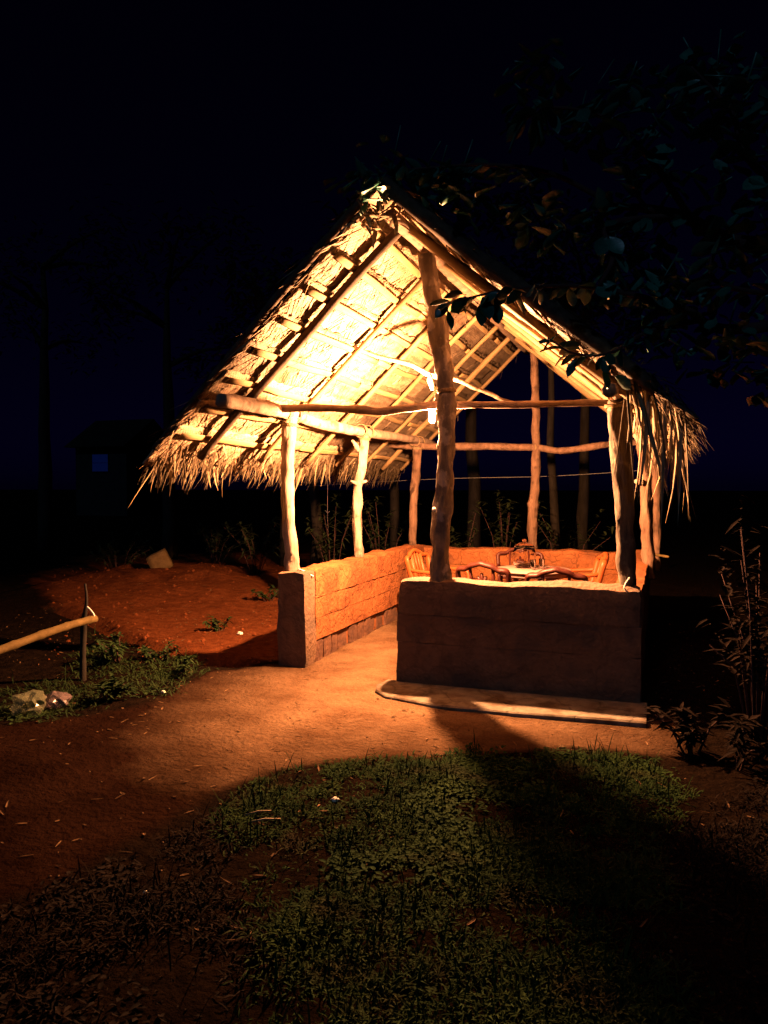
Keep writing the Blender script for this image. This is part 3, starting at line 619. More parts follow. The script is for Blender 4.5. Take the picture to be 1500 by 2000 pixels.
# ------------------------------------------------------------------ chairs and table
def make_chair(m, ornate):
    P = []
    seat = MB(); V = []; F = []; nx_, ny_ = 7, 7
    for sd in (0, 1):
        for i in range(nx_):
            for j in range(ny_):
                x = (i / 6 - .5); y = (j / 6 - .5); w_ = .46 - .05 * (y + .5)
                V.append((x * w_ * (1 - .08 * (abs(y) * 2) ** 4), y * .44, .425 - .022 * (1 - 4 * x * x) * (1 - 4 * y * y) - (.018 if sd else 0) - .02 * max(0, -y - .35) * 4 * 0))
    o = nx_ * ny_
    for i in range(6):
        for j in range(6):
            a = i * ny_ + j; F += [(a, a + ny_, a + ny_ + 1, a + 1), (o + a, o + a + 1, o + a + ny_ + 1, o + a + ny_)]
    for i in range(6):
        for a, b in ((i * ny_, (i + 1) * ny_), (i * ny_ + 6, (i + 1) * ny_ + 6), (i, i + 1), (6 * ny_ + i, 6 * ny_ + i + 1)): F.append((a, b, o + b, o + a))
    P.append(('seat', seat.add(V, F)))
    for sx in (-1, 1):
        P.append(('leg', MB().tube([(sx * .21, .20, .42), (sx * .225, .225, .2), (sx * .245, .25, 0)], [.026, .023, .019], 8)))
        P.append(('leg', MB().tube([(sx * .20, -.20, .42), (sx * .215, -.25, .2), (sx * .235, -.29, 0)], [.026, .023, .019], 8)))
        P.append(('armrest', MB().tube(spline([(sx * .21, .20, .41), (sx * .26, .205, .55), (sx * .265, .17, .635), (sx * .27, .0, .65), (sx * .262, -.20, .66), (sx * .245, -.262, .67)], 4), .021, 8, flat=.75)))
    # backrest, leaning back: y = -0.21 .. -0.33
    def B(x, z): return Vector((x, -.205 - .13 * ((z - .42) / .45) - .03 * (1 - (x / .26) ** 2), z))
    fr = MB(); fr.tube(spline([B(-.20, .42), B(-.235, .55), B(-.25, .70), B(-.252, .775), B(-.225, .80), B(-.16, .805), B(-.11, .835), B(-.05, .85), B(0, .862), B(.05, .85), B(.11, .835), B(.16, .805), B(.225, .80), B(.252, .775), B(.25, .70), B(.235, .55), B(.20, .42)], 3), .033, 8, flat=.7)
    P.append(('backrest', fr))
    for x in (-.115, .115):
        P.append(('back_slat', MB().tube([B(x * .8, .425), B(x * .95, .62), B(x, .825)], .024, 7, flat=.6)))
    P.append(('back_rail', MB().tube([B(-.225, .53), B(0, .525), B(.225, .53)], .018, 7)))
    if ornate:
        for a in (-50, -25, 0, 25, 50):
            r = math.radians(a); q = MB().tube([B(0, .63), B(math.sin(r) * .05, .63 + math.cos(r) * .06), B(math.sin(r) * .098, .63 + math.cos(r) * (.135 if a == 0 else .115))], [.032, .026, .014], 7)
            P.append(('fan_petal', q))
        P.append(('back_slat', MB().tube([B(0, .53), B(0, .65)], .024, 7)))
    else:
        for x in (-.055, 0, .055): P.append(('back_slat', MB().tube([B(x, .53), B(x * 1.1, .7), B(x * 1.2, .845)], .013, 7)))
    return [(nm, b.mesh(nm, m)) for nm, b in P]
CH = {'b': make_chair(M['brown_plastic'], True), 'o': make_chair(M['orange_plastic'], False)}
TC = Vector((-1.28, 8.25, .015))
def chair(kind, back, rz, label):
    """back = floor point below the top of the backrest; rz = facing (0: faces +Y)"""
    f = Vector((-math.sin(rz), math.cos(rz), 0)); loc = Vector((back[0], back[1], .012)) + f * .33
    e = empty('plastic_chair', loc, label, 'chair', 'plastic chairs round the table', rz)
    for nm, me in CH[kind]:
        o = bpy.data.objects.new(nm, me); COL.objects.link(o); o.parent = e
def face(p, tgt=TC): return math.atan2(-(tgt.x - p.x), tgt.y - p.y)
a = W(941, 1100, 7.25); chair('b', a, face(a) + .12, 'dark brown chair with scalloped fan back, nearest the middle of the front wall')
a = W(1015, 1072, 9.0); chair('b', a, face(a) - .1, 'brown chair behind the clear jar, with its back to the rear wall')
a = W(1086, 1114, 6.72); chair('b', a, face(a) - .25, 'dark chair low at the right front of the table, mostly below the wall top')
a = W(812, 1070, 8.7); chair('o', a, -1.75, 'orange chair at the left mud wall, seen from its side')
a = W(1178, 1086, 8.25); chair('o', a, 1.75, 'orange chair at the right mud wall, leaning back slats seen from the side')
table = empty('round_table', TC, 'round pale plastic table between the chairs inside the hut', 'table')
def disc(c, r, z0, z1, n=32, lip=.008):
    mb = MB(); V = []
    for rr_, z in ((r * .2, z1), (r - lip, z1), (r, z1 - lip), (r, z0 + lip * .5), (r - lip, z0), (r * .2, z0)):
        for k in range(n): V.append((c.x + rr_ * math.cos(6.28318 * k / n), c.y + rr_ * math.sin(6.28318 * k / n), z))
    F = [(i * n + k, (i + 1) * n + k, (i + 1) * n + (k + 1) % n, i * n + (k + 1) % n) for i in range(5) for k in range(n)]
    F += [tuple(range(n)), tuple(5 * n + k for k in range(n - 1, -1, -1))]; return mb.add(V, F)
wp(disc(TC, .40, .70, .722), 'table_top', M['table'], table)
wp(disc(TC, .365, .655, .698), 'apron', M['table'], table)
for k in range(4):
    a = math.radians(45 + 90 * k + 10); d = Vector((math.cos(a), math.sin(a), 0))
    wp(MB().tube([TC + d * .24 + Vector((0, 0, .65)), TC + d * .30 + Vector((0, 0, .3)), TC + d * .34 + Vector((0, 0, -.012))], [.028, .025, .02], 8), 'leg', M['table'], table)
JC = Vector((TC.x - .10, TC.y + .05, .738))
jar = empty('glass_jar', JC, 'clear glass jar with a domed lid glinting on the table', 'jar')
def lathe(c, prof, n=22, k=1.0):
    prof = [(r * k, z * k) for r, z in prof]
    V = [(c.x + r * math.cos(6.28318 * k / n), c.y + r * math.sin(6.28318 * k / n), c.z + z) for r, z in prof for k in range(n)]
    F = [(i * n + k, i * n + (k + 1) % n, (i + 1) * n + (k + 1) % n, (i + 1) * n + k) for i in range(len(prof) - 1) for k in range(n)]
    F += [tuple(range(n - 1, -1, -1)), tuple((len(prof) - 1) * n + k for k in range(n))]; return MB().add(V, F)
wp(lathe(JC, [(.075, 0), (.095, .01), (.105, .06), (.105, .12), (.092, .155), (.085, .158), (.098, .12), (.098, .06), (.088, .016), (.01, .012)], k=1.2), 'jar_body', M['glass'], jar)
wp(lathe(JC, [(.098, .160), (.10, .166), (.085, .19), (.05, .212), (.018, .218), (.02, .235), (.012, .246), (.002, .248)], k=1.2), 'lid', M['glass'], jar)
for k, (dx, dy) in enumerate(((.19, -.02), (.12, -.16))):
    c = JC + Vector((dx, dy, 0)); single(lathe(c, [(.026, 0), (.031, .09), (.029, .09), (.025, .008), (.003, .006)]), 'drinking_glass', M['glass'], c, ('clear drinking glass beside the jar, nearer the right chair', 'clear drinking glass in front of the jar on the table')[k], 'glass', 'glasses on the table')

# ------------------------------------------------------------------ trunks and undergrowth behind the hut
LEAFQ = None
def crown(mb, c, r, n, size, rng, flat=.8):
    c = Vector(c)
    for _ in range(n):
        d = Vector((rng.gauss(0, 1), rng.gauss(0, 1), rng.gauss(0, 1) * flat)).normalized() * r * rng.uniform(.35, 1.0)
        d *= .75 + .5 * n3((c + d) * 1.3)
        p = c + d; a = rng.uniform(0, 6.28)
        mb.blade(p, (math.cos(a), math.sin(a), rng.uniform(-.7, .4)), size * rng.uniform(.6, 1.4), size * rng.uniform(.35, .6), droop=.3, seg=2)
    return mb
def tree(base, h, r0, cr, label, seed, n=900, lean=(0, 0), group='dark trees behind the hut', size=.17, cz=None):
    rg = random.Random(seed); base = Vector(base); e = empty('tree', base, label, 'tree', group)
    pts = [base + Vector((lean[0] * t * h + .08 * n3((t * 3, seed, 0)) * h * .4, lean[1] * t * h, -.05 + t * h)) for t in np.linspace(0, 1, 8)]
    wp(MB().tube(pts, ramp([r0 * 1.3, r0, r0 * .9, r0 * .6, r0 * .3], 8), 9, jit=.3, seed=seed), 'trunk', M['trunk'], e)
    mb = MB()
    for k in range(6):
        a = k * 2.4 + seed; q = pts[5 + k % 3]; t = q + Vector((math.cos(a) * cr * .8, math.sin(a) * cr * .8, cr * rg.uniform(.1, .7)))
        wp(MB().tube(spline([q, lerp(q, t, .5) + Vector((0, 0, .12)), t], 3), ramp([r0 * .45, r0 * .12], 7), 6, jit=.3), 'limb', M['trunk'], e)
        crown(mb, t, cr * .6, n // 7, size, rg)
    crown(mb, pts[-1] + Vector((0, 0, cr * .2)), cr * .7, n // 7, size, rg)
    wp(mb, 'crown', M['leaf_dim'], e)
def gp(px, d): p = W(px, 1000, d); return Vector((p.x, p.y, 0))
tree(gp(612, 13.5), 5.0, .085, 1.3, 'thin trunk seen left of the second post of the left wall', 1)
tree(gp(560, 15.5), 5.5, .12, 1.5, 'tree trunk standing just left of the front left post, far behind', 2)
tree(gp(770, 15.0), 5.2, .09, 1.4, 'tree trunk seen between the second and third left posts', 3)
tree(gp(925, 16.5), 6, .13, 1.6, 'dark tree seen through the hut just right of the tall front post', 4)
tree(gp(1076, 13.0), 5.5, .07, 1.2, 'thin trunk just right of the tall rear post', 5)
tree(gp(1140, 15.0), 5.5, .1, 1.4, 'tree trunk seen midway between rear post and right front post', 6)
tree(gp(330, 17.0), 6, .14, 1.7, 'tree at the edge of the red bank, left of the eave', 7)
tree(gp(90, 19.0), 7, .16, 2.0, 'tree in the darkness at the far left, below the blue window', 8)
def shrub(base, r, h, label, seed, n=260, size=.13, m='leaf_dim', group=None, name='shrub', blades=False):
    rg = random.Random(seed); base = Vector(base); base.z = height(base.x, base.y) if -9 < base.x < 2.6 and base.y < 13.5 else 0
    e = empty(name, base, label, 'shrub' if name == 'shrub' else 'plant', group); mb = MB(); st = MB()
    for k in range(max(4, n // 28)):
        a = rg.uniform(0, 6.28); q = rg.uniform(.1, 1) * r; top = base + Vector((math.cos(a) * q, math.sin(a) * q, h * rg.uniform(.45, 1)))
        st.tube([base + Vector((math.cos(a) * q * .15, math.sin(a) * q * .15, -.02)), lerp(base, top, .5) + Vector((0, 0, h * .12)), top], [.008, .006, .003], 5)
        for _ in range(28):
            t = rg.uniform(.3, 1.05); p = lerp(base, top, t) + Vector((0, 0, h * .1)); b = rg.uniform(0, 6.28)
            mb.blade(p, (math.cos(b), math.sin(b), rg.uniform(-.5, .9)), size * rg.uniform(.5, 1.3), size * rg.uniform(.22, .5), droop=.3, seg=2)
    wp(st, 'stems', M['stem'], e); wp(mb, 'foliage', M[m], e)
    return e
for i, (px, d, r, h, lb) in enumerate(((650, 12.3, .6, 1.3, 'dim shrub seen behind the left wall between its first two posts'), (745, 12.6, .7, 1.5, 'dim shrub seen behind the left wall between its second and third posts'), (905, 12.2, .6, 1.2, 'shrub behind the rear wall just right of the tall post'), (985, 12.6, .6, 1.4, 'shrub behind the rear wall, above the brown chair'), (1110, 12.0, .7, 1.3, 'shrub behind the rear wall above its right half'), (500, 12.8, .7, .9, 'low shrub at the red bank left of the wall pillar'), (420, 14.5, .8, .8, 'low shrub on top of the red bank'), (230, 14.0, .8, .7, 'low shrub at the far left end of the red bank'))):
    shrub(gp(px, d), r, h, lb, 30 + i, group='shrubs behind the hut')

# far house with a blue-lit window
hp = gp(193, 42)
house = empty('far_house', hp, 'unlit house far off at the left with one dim blue window', 'house', rz=0)
wz = W(193, 904, 42).z
bx = MB().box((hp.x, hp.y + 2.2, 1.9), (3.4, 4, 3.8)); wp(bx, 'wall', M['wallhouse'], house, smooth=False)
wp(MB().add([(hp.x - 2, hp.y - .4, 3.75), (hp.x + 2, hp.y - .4, 3.75), (hp.x + 2, hp.y + 4.8, 3.75), (hp.x - 2, hp.y + 4.8, 3.75), (hp.x - 2, hp.y + 2.2, 5.4), (hp.x + 2, hp.y + 2.2, 5.4)], [(0, 1, 5, 4), (2, 3, 4, 5), (0, 4, 3), (1, 2, 5), (3, 2, 1, 0)]), 'roof', M['tile'], house, smooth=False)
wn = wp(MB().box((hp.x, hp.y + .18, wz), (1.12, .06, 1.02)), 'window', M['wallhouse'], house, smooth=False)
for sx in (-1, 1):
    for sz in (-1, 1): sub(MB().box((hp.x + sx * .26, hp.y + .14, wz + sz * .235), (.50, .02, .45)), 'pane', M['bluewin'], wn, smooth=False)

# ------------------------------------------------------------------ lines and threads
single(MB().tube(spline([W(600, 950, 12.2), W(760, 940, 11.8), W(900, 934, 11.4), W(1050, 931, 11.0), W(1180, 924, 10.6), W(1300, 915, 10.3)], 6), .004, 5), 'wire_line', M['wire'], W(600, 950, 12.2), 'thin wire strung across behind the hut', 'wire')
t_ = MB().tube([W(640, 896, 9.3), W(640, 960, 9.3), W(639.5, 1000, 9.3), W(641, 1046, 9.3)], .0035, 5).tube([W(636, 997, 9.3), W(640, 1003, 9.3), W(644, 998, 9.3)], .004, 5)
single(t_, 'hanging_thread', M['string'], W(640, 896, 9.3), 'pale thread hanging from the left eave between two posts', 'thread')

# ------------------------------------------------------------------ left foreground: rail, litter, stones
b = G(162, 1335); dR = 6.24
fence = empty('pole_fence', b, 'bamboo rail on a thin stake at the left edge', 'fence')
wp(MB().tube(spline([b + Vector((0, 0, -.1)), W(162, 1280, dR), W(164, 1215, dR), W(169, 1175, dR), W(166, 1140, dR)], 5), ramp([.028, .026, .024, .014, .010], 21), 8, jit=.3, seed=3), 'stake', M['trunk'], fence)
R0, R1 = W(186, 1208, 6.18), W(-60, 1287, 5.0)
rail = wp(MB().tube([lerp(R0, R1, t) + Vector((0, 0, .01 * math.sin(t * 5))) for t in np.linspace(0, 1, 30)], [.030 * (1.14 if k % 6 == 2 else 1) for k in range(30)], 10, jit=.1), 'rail', M['rail'], fence)
wp(MB().tube(spline([W(170, 1185, 6.2), W(178, 1193, 6.17), W(184, 1203, 6.15), W(178, 1214, 6.16)], 4), .007, 6), 'binding', M['string'], fence)
def crumple(c, r, seed, sq=(1, 1, .7)):
    import bmesh
    bm = bmesh.new(); bmesh.ops.create_icosphere(bm, subdivisions=3, radius=1)
    mb = MB(); V = []
    for v_ in bm.verts:
        p = v_.co.normalized(); k = 1 + .45 * n3(p * 1.7 + Vector((seed, 0, 0))) - .28 * abs(n3(p * 4.5 + Vector((0, seed, 0)))) + .12 * n3(p * 9)
        V.append((c.x + p.x * r * k * sq[0], c.y + p.y * r * k * sq[1], max(c.z + p.z * r * k * sq[2] + r * sq[2] * .75, c.z + .003)))
    F = [tuple(v_.index for v_ in f_.verts) for f_ in bm.faces]; bm.free(); return mb.add(V, F)
c = G(56, 1392); c.z = height(c.x, c.y); single(crumple(c, .125, 3.1), 'plastic_bag', M['bag'], c, 'crumpled clear yellowish plastic bag glinting on the ground at the left edge', 'bag', smooth=False)
c = G(112, 1382); c.z = height(c.x, c.y); single(crumple(c, .095, 7.7), 'plastic_bag', M['bag2'], c, 'smaller pinkish plastic bag beside the stake of the rail', 'bag', smooth=False)
c = G(320, 1138); c.z = height(c.x, c.y)
o = single(mud_block(MB(), -.17, .17, -.12, .12, -.03, .30, 5, .012, round_=.03), 'clay_block', M['clay'], (0, 0, 0), 'tilted yellowish clay block on the red bank', 'block'); o.location = c; o.rotation_euler = (.1, -.45, .5)
def pebble(px, py, r, label, m='paper', seed=1):
    c = G(px, py); c.z = height(c.x, c.y) - r * .2; single(crumple(c, r, seed, (1, .8, .6)), 'stone' if m != 'paper' else 'scrap', M[m], c, label, 'stone' if m != 'paper' else 'litter')
pebble(469, 1240, .035, 'small pale scrap on the red soil below the little weed', seed=2)
pebble(655, 1568, .022, 'white scrap lying in the foreground grass', seed=4)
pebble(319, 1354, .02, 'tiny pale scrap at the edge of the left weeds', seed=6)
pebble(285, 1748, .012, 'tiny pale scrap in the dark lower left grass', seed=9)
pebble(1098, 1462, .02, 'little pale stone at the grass edge in front of the plinth', 'clay', 8)
pebble(1455, 1492, .02, 'little pale stone at the far right among dry plants', 'clay', 11)
# dry twigs in the grass and on the wall ends
for k, (x0, y0, x1, y1, lb) in enumerate(((478, 1592, 530, 1584, 'dry twig lying in the grass, upper one of two near the path'), (486, 1606, 548, 1600, 'dry twig lying in the grass, lower one of two near the path'))):
    p, q = G(x0, y0, .03), G(x1, y1, .03); single(MB().tube([p, lerp(p, q, .5) + Vector((0, 0, .008)), q], .005, 6, jit=.3), 'twig', M['straw'], p, lb, 'twig', 'twigs in the grass')
p, q = W(1276, 1094, 8.6), W(1306, 1091, 8.3); p.z = q.z = .838
single(MB().tube([p, q], .014, 6, jit=.2), 'wood_offcut', M['rail'], p, 'short pale stick poking out over the right wall', 'stick')
p = W(590, 1117, 6.95); single(MB().tube(spline([W(583, 1112, 6.95), W(597, 1117, 6.9), W(612, 1126, 6.88)], 4), [.008] * 9, 6), 'bent_twig', M['string'], W(583, 1112, 6.95), 'bent pale twig at the foot of the front left post', 'twig')
p = W(1226, 1130, 5.55); single(MB().tube(spline([W(1230, 1128, 5.56), W(1222, 1140, 5.54), W(1220, 1150, 5.53), W(1226, 1156, 5.53)], 4), .006, 6), 'rope_end', M['string'], W(1230, 1128, 5.56), 'loose rope end at the foot of the right front post', 'rope')

# ------------------------------------------------------------------ plants on the ground
shrub(G(433, 1232), .20, .16, 'little weed alone on the red soil left of the pillar', 61, 110, .08, 'weed', 'weeds on bare soil', 'weed')
shrub(G(525, 1185), .30, .2, 'low weed beside the left wall pillar', 62, 140, .09, 'weed', 'weeds on bare soil', 'weed')
shrub(G(235, 1305), .28, .22, 'bushy weed just right of the rail stake', 63, 230, .08, 'weed', 'weeds left of the path', 'weed')
shrub(G(310, 1300), .25, .14, 'low weed at the ditch edge between stake and pillar', 64, 160, .07, 'weed', 'weeds left of the path', 'weed')
shrub(G(355, 1318), .18, .13, 'small weed where the ditch meets the path', 65, 110, .07, 'weed', 'weeds left of the path', 'weed')
shrub(G(210, 1372), .30, .15, 'dark weed patch in front of the rail stake', 66, 200, .08, 'weed', 'weeds left of the path', 'weed')
shrub(G(1350, 1470), .30, .25, 'reddish dry plant at the right end of the plinth', 67, 170, .1, 'dryplant_dim', 'plants at the right edge', 'dry_plant')
shrub(G(1440, 1500), .30, .35, 'dry plant at the right edge below the sapling', 68, 200, .1, 'dryplant_dim', 'plants at the right edge', 'dry_plant')
e = shrub(G(1480, 1450), .35, 1.35, 'leafy sapling at the right edge beside the dark wall', 69, 480, .11, 'dryplant_dim', 'plants at the right edge', 'sapling')

# grass: short weeds and blades
G1 = poly([(470, 1535), (600, 1492), (860, 1480), (1130, 1460), (1330, 1490), (1370, 1570), (1280, 1640), (1390, 2150), (380, 2150), (500, 1900), (470, 1700), (420, 1590)])
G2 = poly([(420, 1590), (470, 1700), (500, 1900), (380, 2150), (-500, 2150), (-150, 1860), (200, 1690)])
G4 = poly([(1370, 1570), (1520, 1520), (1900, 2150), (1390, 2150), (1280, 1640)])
G3 = poly([(130, 1330), (190, 1240), (300, 1275), (400, 1310), (330, 1365), (180, 1400), (60, 1420), (-60, 1420), (-60, 1350)])
def field(PL, n, hmin, hmax, rng, mats, cut=-.05, feather=.25):
    lo = PL.min(0); hi = PL.max(0); mb = MB(); pts = rng2.uniform(lo, hi, (n, 2)); dd = sdf(PL, pts[:, 0], pts[:, 1])
    for (x, y), d in zip(pts, dd):
        k = n3((x * 2.3, y * 2.3, 5)) + .5 * n3((x * 7, y * 7, 1))
        if d + .12 * k < cut + rng.random() * feather: continue
        if k < -.24 and rng.random() < .8: continue
        z = height(x, y) - .004; a = rng.uniform(0, 6.28); sl = rng.uniform(.25, 1.5)
        if (x > -2.3 and y > 5.3): continue
        kind = n3((x * 1.6 + 40, y * 1.6, 7))
        if kind > .12 and rng.random() < .5:      # broad-leaved weeds in clumps
            mb.blade((x, y, z + rng.uniform(0, .03)), (math.cos(a), math.sin(a), rng.uniform(.05, .7)), rng.uniform(.02, .05), rng.uniform(.014, .03), droop=.3, seg=2)
        elif rng.random() < .02: mb.blade((x, y, z), (math.cos(a) * .4, math.sin(a) * .4, 1), rng.uniform(.12, .2), .006, droop=.3, seg=3)
        else: mb.blade((x, y, z), (math.cos(a), math.sin(a), sl), rng.uniform(hmin, hmax) * (1 + .9 * k), rng.uniform(.004, .012), droop=.4, seg=2)
    return mb
rng2 = np.random.default_rng(4); rg = random.Random(4)
def stuff(mb, name, m, label):
    o = bpy.data.objects.new(name, mb.mesh(name, m)); COL.objects.link(o); o['kind'] = 'stuff'; o['label'] = label; o['category'] = 'grass'; return o
stuff(field(G1, 66000, .03, .085, rg, None), 'grass', M['grass'], 'short green grass in front of the hut')
stuff(field(G2, 14000, .03, .09, rg, None), 'shade_grass', M['dryplant_dim'], 'sparse grass in the lower left, coloured near-black for a shadow')  # blades coloured near-black to stand in for a broad shadow
stuff(field(G4, 12000, .03, .09, rg, None), 'shade_weeds', M['dryplant_dim'], 'weeds in the lower right, coloured near-black as post shadow')  # dark colour extends the post's shadow to the right
stuff(field(G3, 14000, .04, .11, rg, None), 'roadside_grass', M['weed'], 'dark weeds and grass round the rail stake')

# ------------------------------------------------------------------ broad-leaved tree leaning over the roof from the right
TB = Vector((2.7, 5.4, 0))
bt = empty('broad_leaved_tree', TB, 'broad-leaved tree reaching over the right roof slope from outside the frame', 'tree')
TOP = TB + Vector((-.35, -.3, 2.9))
wp(MB().tube(spline([TB + Vector((0, 0, -.1)), TB + Vector((.05, 0, 1.2)), TB + Vector((-.1, -.15, 2.1)), TOP], 5), ramp([.15, .12, .10, .08], 16), 10, jit=.3), 'trunk', M['trunk'], bt)
LM = []
for i in range(5):                                 # obovate leaf, folded along its midrib
    mb = MB(); V = []; F = []; n = 8; r = random.Random(i)
    for k in range(n + 1):
        t = k / n; wd = .27 * (math.sin(math.pi * min(1, t ** 1.25)) ** .75 if 0 < t < 1 else 0) + .004; dr = -.16 * t * t * (1 + .5 * (i % 3))
        wv = .015 * math.sin(t * 9 + i)
        V += [(t, -wd, dr + .07 + wv), (t, 0, dr), (t, wd, dr + .07 - wv)]
    for k in range(n):
        a = k * 3; F += [(a, a + 1, a + 4, a + 3), (a + 1, a + 2, a + 5, a + 4)]
    mb.add(V, F); mb.tube([(-.14, 0, .01), (0, 0, 0)], [.014, .012], 5)
    LM.append(mb.mesh('leaf', M['leaf']))
def bleaf(p, d, L, r):
    q = Vector(d).normalized().to_track_quat('X', 'Z')
    m4 = Matrix.Translation(Vector(p) - TB) @ q.to_matrix().to_4x4() @ Matrix.Rotation(r.uniform(-.9, .9), 4, 'X') @ Matrix.Diagonal((L, L * r.uniform(.85, 1.2), L, 1))
    o = bpy.data.objects.new('leaf', r.choice(LM)); COL.objects.link(o); o.parent = bt; o.matrix_local = m4
def limb(pts, rad):
    C = spline(pts, 5); wp(MB().tube(C, ramp(rad, len(C)), 7, jit=.3), 'branch', M['stem'], bt); return C
rb = random.Random(8); NL = [0]
def spray(C, n, Lm=(.09, .15), down=.5, i0=.35):
    for k in range(n):
        t = lerp(i0, 1.0, (k + rb.random()) / n); i = min(int(t * (len(C) - 1)), len(C) - 2); p = lerp(C[i], C[i + 1], rb.random())
        ax = (C[i + 1] - C[i]).normalized(); a = rb.uniform(0, 6.28); d = Vector((math.cos(a), math.sin(a), rb.uniform(-.9, .3) - down * .3)) * .9 + ax * .5
        if NL[0] < 295: bleaf(p + d.normalized() * .02, d, rb.uniform(*Lm), rb); NL[0] += 1
L1 = limb([TOP, W(1500, 480, 4.6), W(1330, 420, 4.7), W(1197, 400, 4.75)], [.06, .05, .035, .02])
L2 = limb([L1[-1], W(1080, 340, 4.75), W(960, 322, 4.7), W(860, 326, 5.2), W(760, 336, 5.35), W(690, 350, 5.4)], [.018, .014, .012, .009, .006, .004])
L3 = limb([TOP, W(1480, 640, 4.6), W(1330, 600, 4.55), W(1150, 560, 4.5), W(1000, 565, 4.55), W(880, 590, 4.62)], [.05, .035, .022, .014, .009, .005])
L4 = limb([L3[8], W(1260, 650, 4.5), W(1190, 690, 4.5), W(1120, 690, 4.55), W(1070, 660, 4.6)], [.016, .012, .009, .006, .004])
L5 = limb([L1[9], W(1260, 300, 4.5), W(1180, 230, 4.5), W(1080, 210, 4.5), W(1020, 235, 4.5)], [.022, .016, .012, .008, .005])
L6 = limb([L1[10], W(1190, 440, 4.55), W(1197, 505, 4.5), W(1170, 560, 4.5)], [.022, .02, .018, .01])
L7 = limb([L1[3], W(1480, 330, 4.3), W(1430, 220, 4.3), W(1350, 130, 4.3)], [.03, .02, .014, .006])
L8 = limb([L3[3], W(1420, 560, 4.2), W(1400, 480, 4.2), W(1470, 400, 4.1)], [.02, .014, .01, .005])
spray(L2, 44, (.08, .14), .1, .2); spray(L3, 54, (.09, .15), .5, .2); spray(L4, 26, (.08, .13), .6, .1); spray(L5, 36, (.12, .2), .4, .1)
spray(L6, 26, (.1, .16), .8, .1); spray(L7, 26, (.12, .2), .4, .1); spray(L8, 24, (.11, .17), .4, .1); spray(L1, 34, (.1, .17), .6, .3)
for (x, y, dx, dy) in ((872, 605, 10, 30), (905, 600, 12, 40), (935, 595, 12, 48), (968, 590, 6, 44), (905, 575, -32, 0), (1090, 655, -24, 16), (1128, 700, -16, 22), (1175, 720, 12, 24), (1200, 735, 20, 12)):
    a = W(x, y, 4.6); d = W(x + dx, y + dy, 4.58) - a; bleaf(a, d, .125, rb)

# dim mass of leaves behind the picked-out ones
mb = MB(); rz = random.Random(12)
def obov(mb, p, d, L, r):
    d = Vector(d).normalized(); up = Vector((r.uniform(-.5, .5), r.uniform(-.5, .5), 1)); sd = d.cross(up).normalized(); nn = sd.cross(d)
    V = []
    for t, w_ in ((0, .02), (.3, .17), (.65, .28), (.88, .2), (1, .02)): V += [p + d * L * t - sd * L * w_ + nn * L * .05, p + d * L * t - nn * L * .1 * t, p + d * L * t + sd * L * w_ + nn * L * .05]
    mb.add(V, [q for k in range(4) for q in ((k * 3, k * 3 + 1, k * 3 + 4, k * 3 + 3), (k * 3 + 1, k * 3 + 2, k * 3 + 5, k * 3 + 4))])
for cl in range(112):
    x = rz.uniform(1000, 1560); y = rz.uniform(90, 760)
    if cl > 94: x = rz.uniform(690, 950); y = rz.uniform(318, 385) + max(0, (x - 800) * .25)
    elif y > 330 + (x - 850) * .78: continue
    c0 = W(x, y, rz.uniform(4.3, 5.6) if cl < 95 else rz.uniform(5.0, 5.4))
    mb.tube([c0, c0 + Vector((rz.uniform(-.2, .2), rz.uniform(-.2, .2), rz.uniform(-.05, .25)))], [.004, .006], 5)
    for q in range(9):
        a = rz.uniform(0, 6.28); obov(mb, c0 + Vector((rz.uniform(-.12, .12), rz.uniform(-.12, .12), rz.uniform(-.12, .12))), (math.cos(a), math.sin(a), rz.uniform(-1.2, .2)), rz.uniform(.09, .17), rz)
o = wp(mb, 'foliage_mass', M['leaf'], bt); o['kind'] = 'stuff'
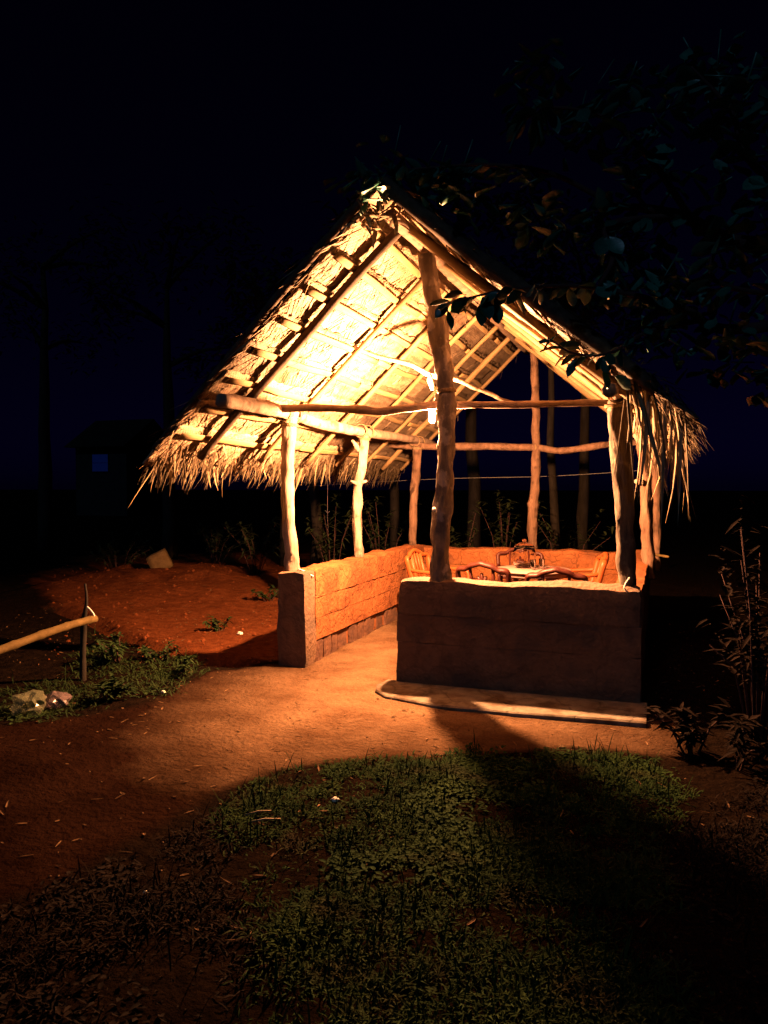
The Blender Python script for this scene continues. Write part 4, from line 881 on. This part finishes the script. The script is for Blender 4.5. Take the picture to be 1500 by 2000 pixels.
# coir lashings where poles meet
def lash(p, axis, r):
    ax = Vector(axis).normalized(); a = ax.orthogonal().normalized(); b = ax.cross(a)
    pts = [Vector(p) + (a * math.cos(t) + b * math.sin(t)) * r + ax * .009 * (t / 6.2832 - 1.5) for t in np.linspace(0, 6.2832 * 3, 40)]
    wp(MB().tube(pts, .0055, 5), 'lashing', M['rope'], hut)
for c_, r_ in ((c1, r1), (c2, r2), (c3, r3), (c6, r6), (c7, r7), (c8, r8)):
    lash(c_[1], c_[1] - c_[0], r_[1] * 1.16); lash(c_[0] + Vector((0, .10, .04)), (0, 1, 0), .072); lash(c_[0] + Vector((0, -.11, .04)), (0, 1, 0), .072)
lash(c4[1], c4[1] - c4[0], r4[1] * 1.15); lash(c4[25], c4[26] - c4[25], r4[25] * 1.12); lash(W(1045, 874, 10.06), RIGHT, .066)
# litter on the bare soil: crumbs, dead leaf bits, pebbles
mb = MB(); rl = random.Random(5)
for q in range(1500):
    x = rl.uniform(-7.5, .6); y = rl.uniform(2.2, 9.5)
    if -3.3 < x < 0 and y > 5.8 and rl.random() < .6: continue
    z = height(x, y); a = rl.uniform(0, 6.28)
    if q % 3: mb.blade((x, y, z + .004), (math.cos(a), math.sin(a), rl.uniform(0, .25)), rl.uniform(.015, .07), rl.uniform(.006, .022), seg=2)
    else:
        r = rl.uniform(.003, .007); mb.tube([(x, y, z - .002), (x + r * .3, y, z + r * .6), (x, y + r * .2, z + r * 1.1)], [r, r * 1.05, r * .4], 6, jit=.5, seed=q)
o = bpy.data.objects.new('leaf_litter', mb.mesh('leaf_litter', M['litter'], False)); COL.objects.link(o); o['kind'] = 'stuff'; o['label'] = 'dry leaf bits and crumbs on the bare soil'; o['category'] = 'litter'


# clods of red soil on the bank and along the ditch
mb = MB(); rc = random.Random(17)
for q in range(420):
    p = G(rc.uniform(90, 560), 1105 + rc.random() ** 1.4 * 190); z = height(p.x, p.y); r = rc.uniform(.008, .035) * rc.random() ** .6
    mb.tube([(p.x, p.y, z - r * .5), (p.x + r * .2, p.y, z + r * .2), (p.x, p.y + r * .2, z + r * .8)], [r * .9, r, r * .35], 6, jit=.6, seed=q)
o = bpy.data.objects.new('soil_clods', mb.mesh('soil_clods', M['clod'], False)); COL.objects.link(o); o['kind'] = 'stuff'; o['label'] = 'small clods of red soil on the bank'; o['category'] = 'soil'
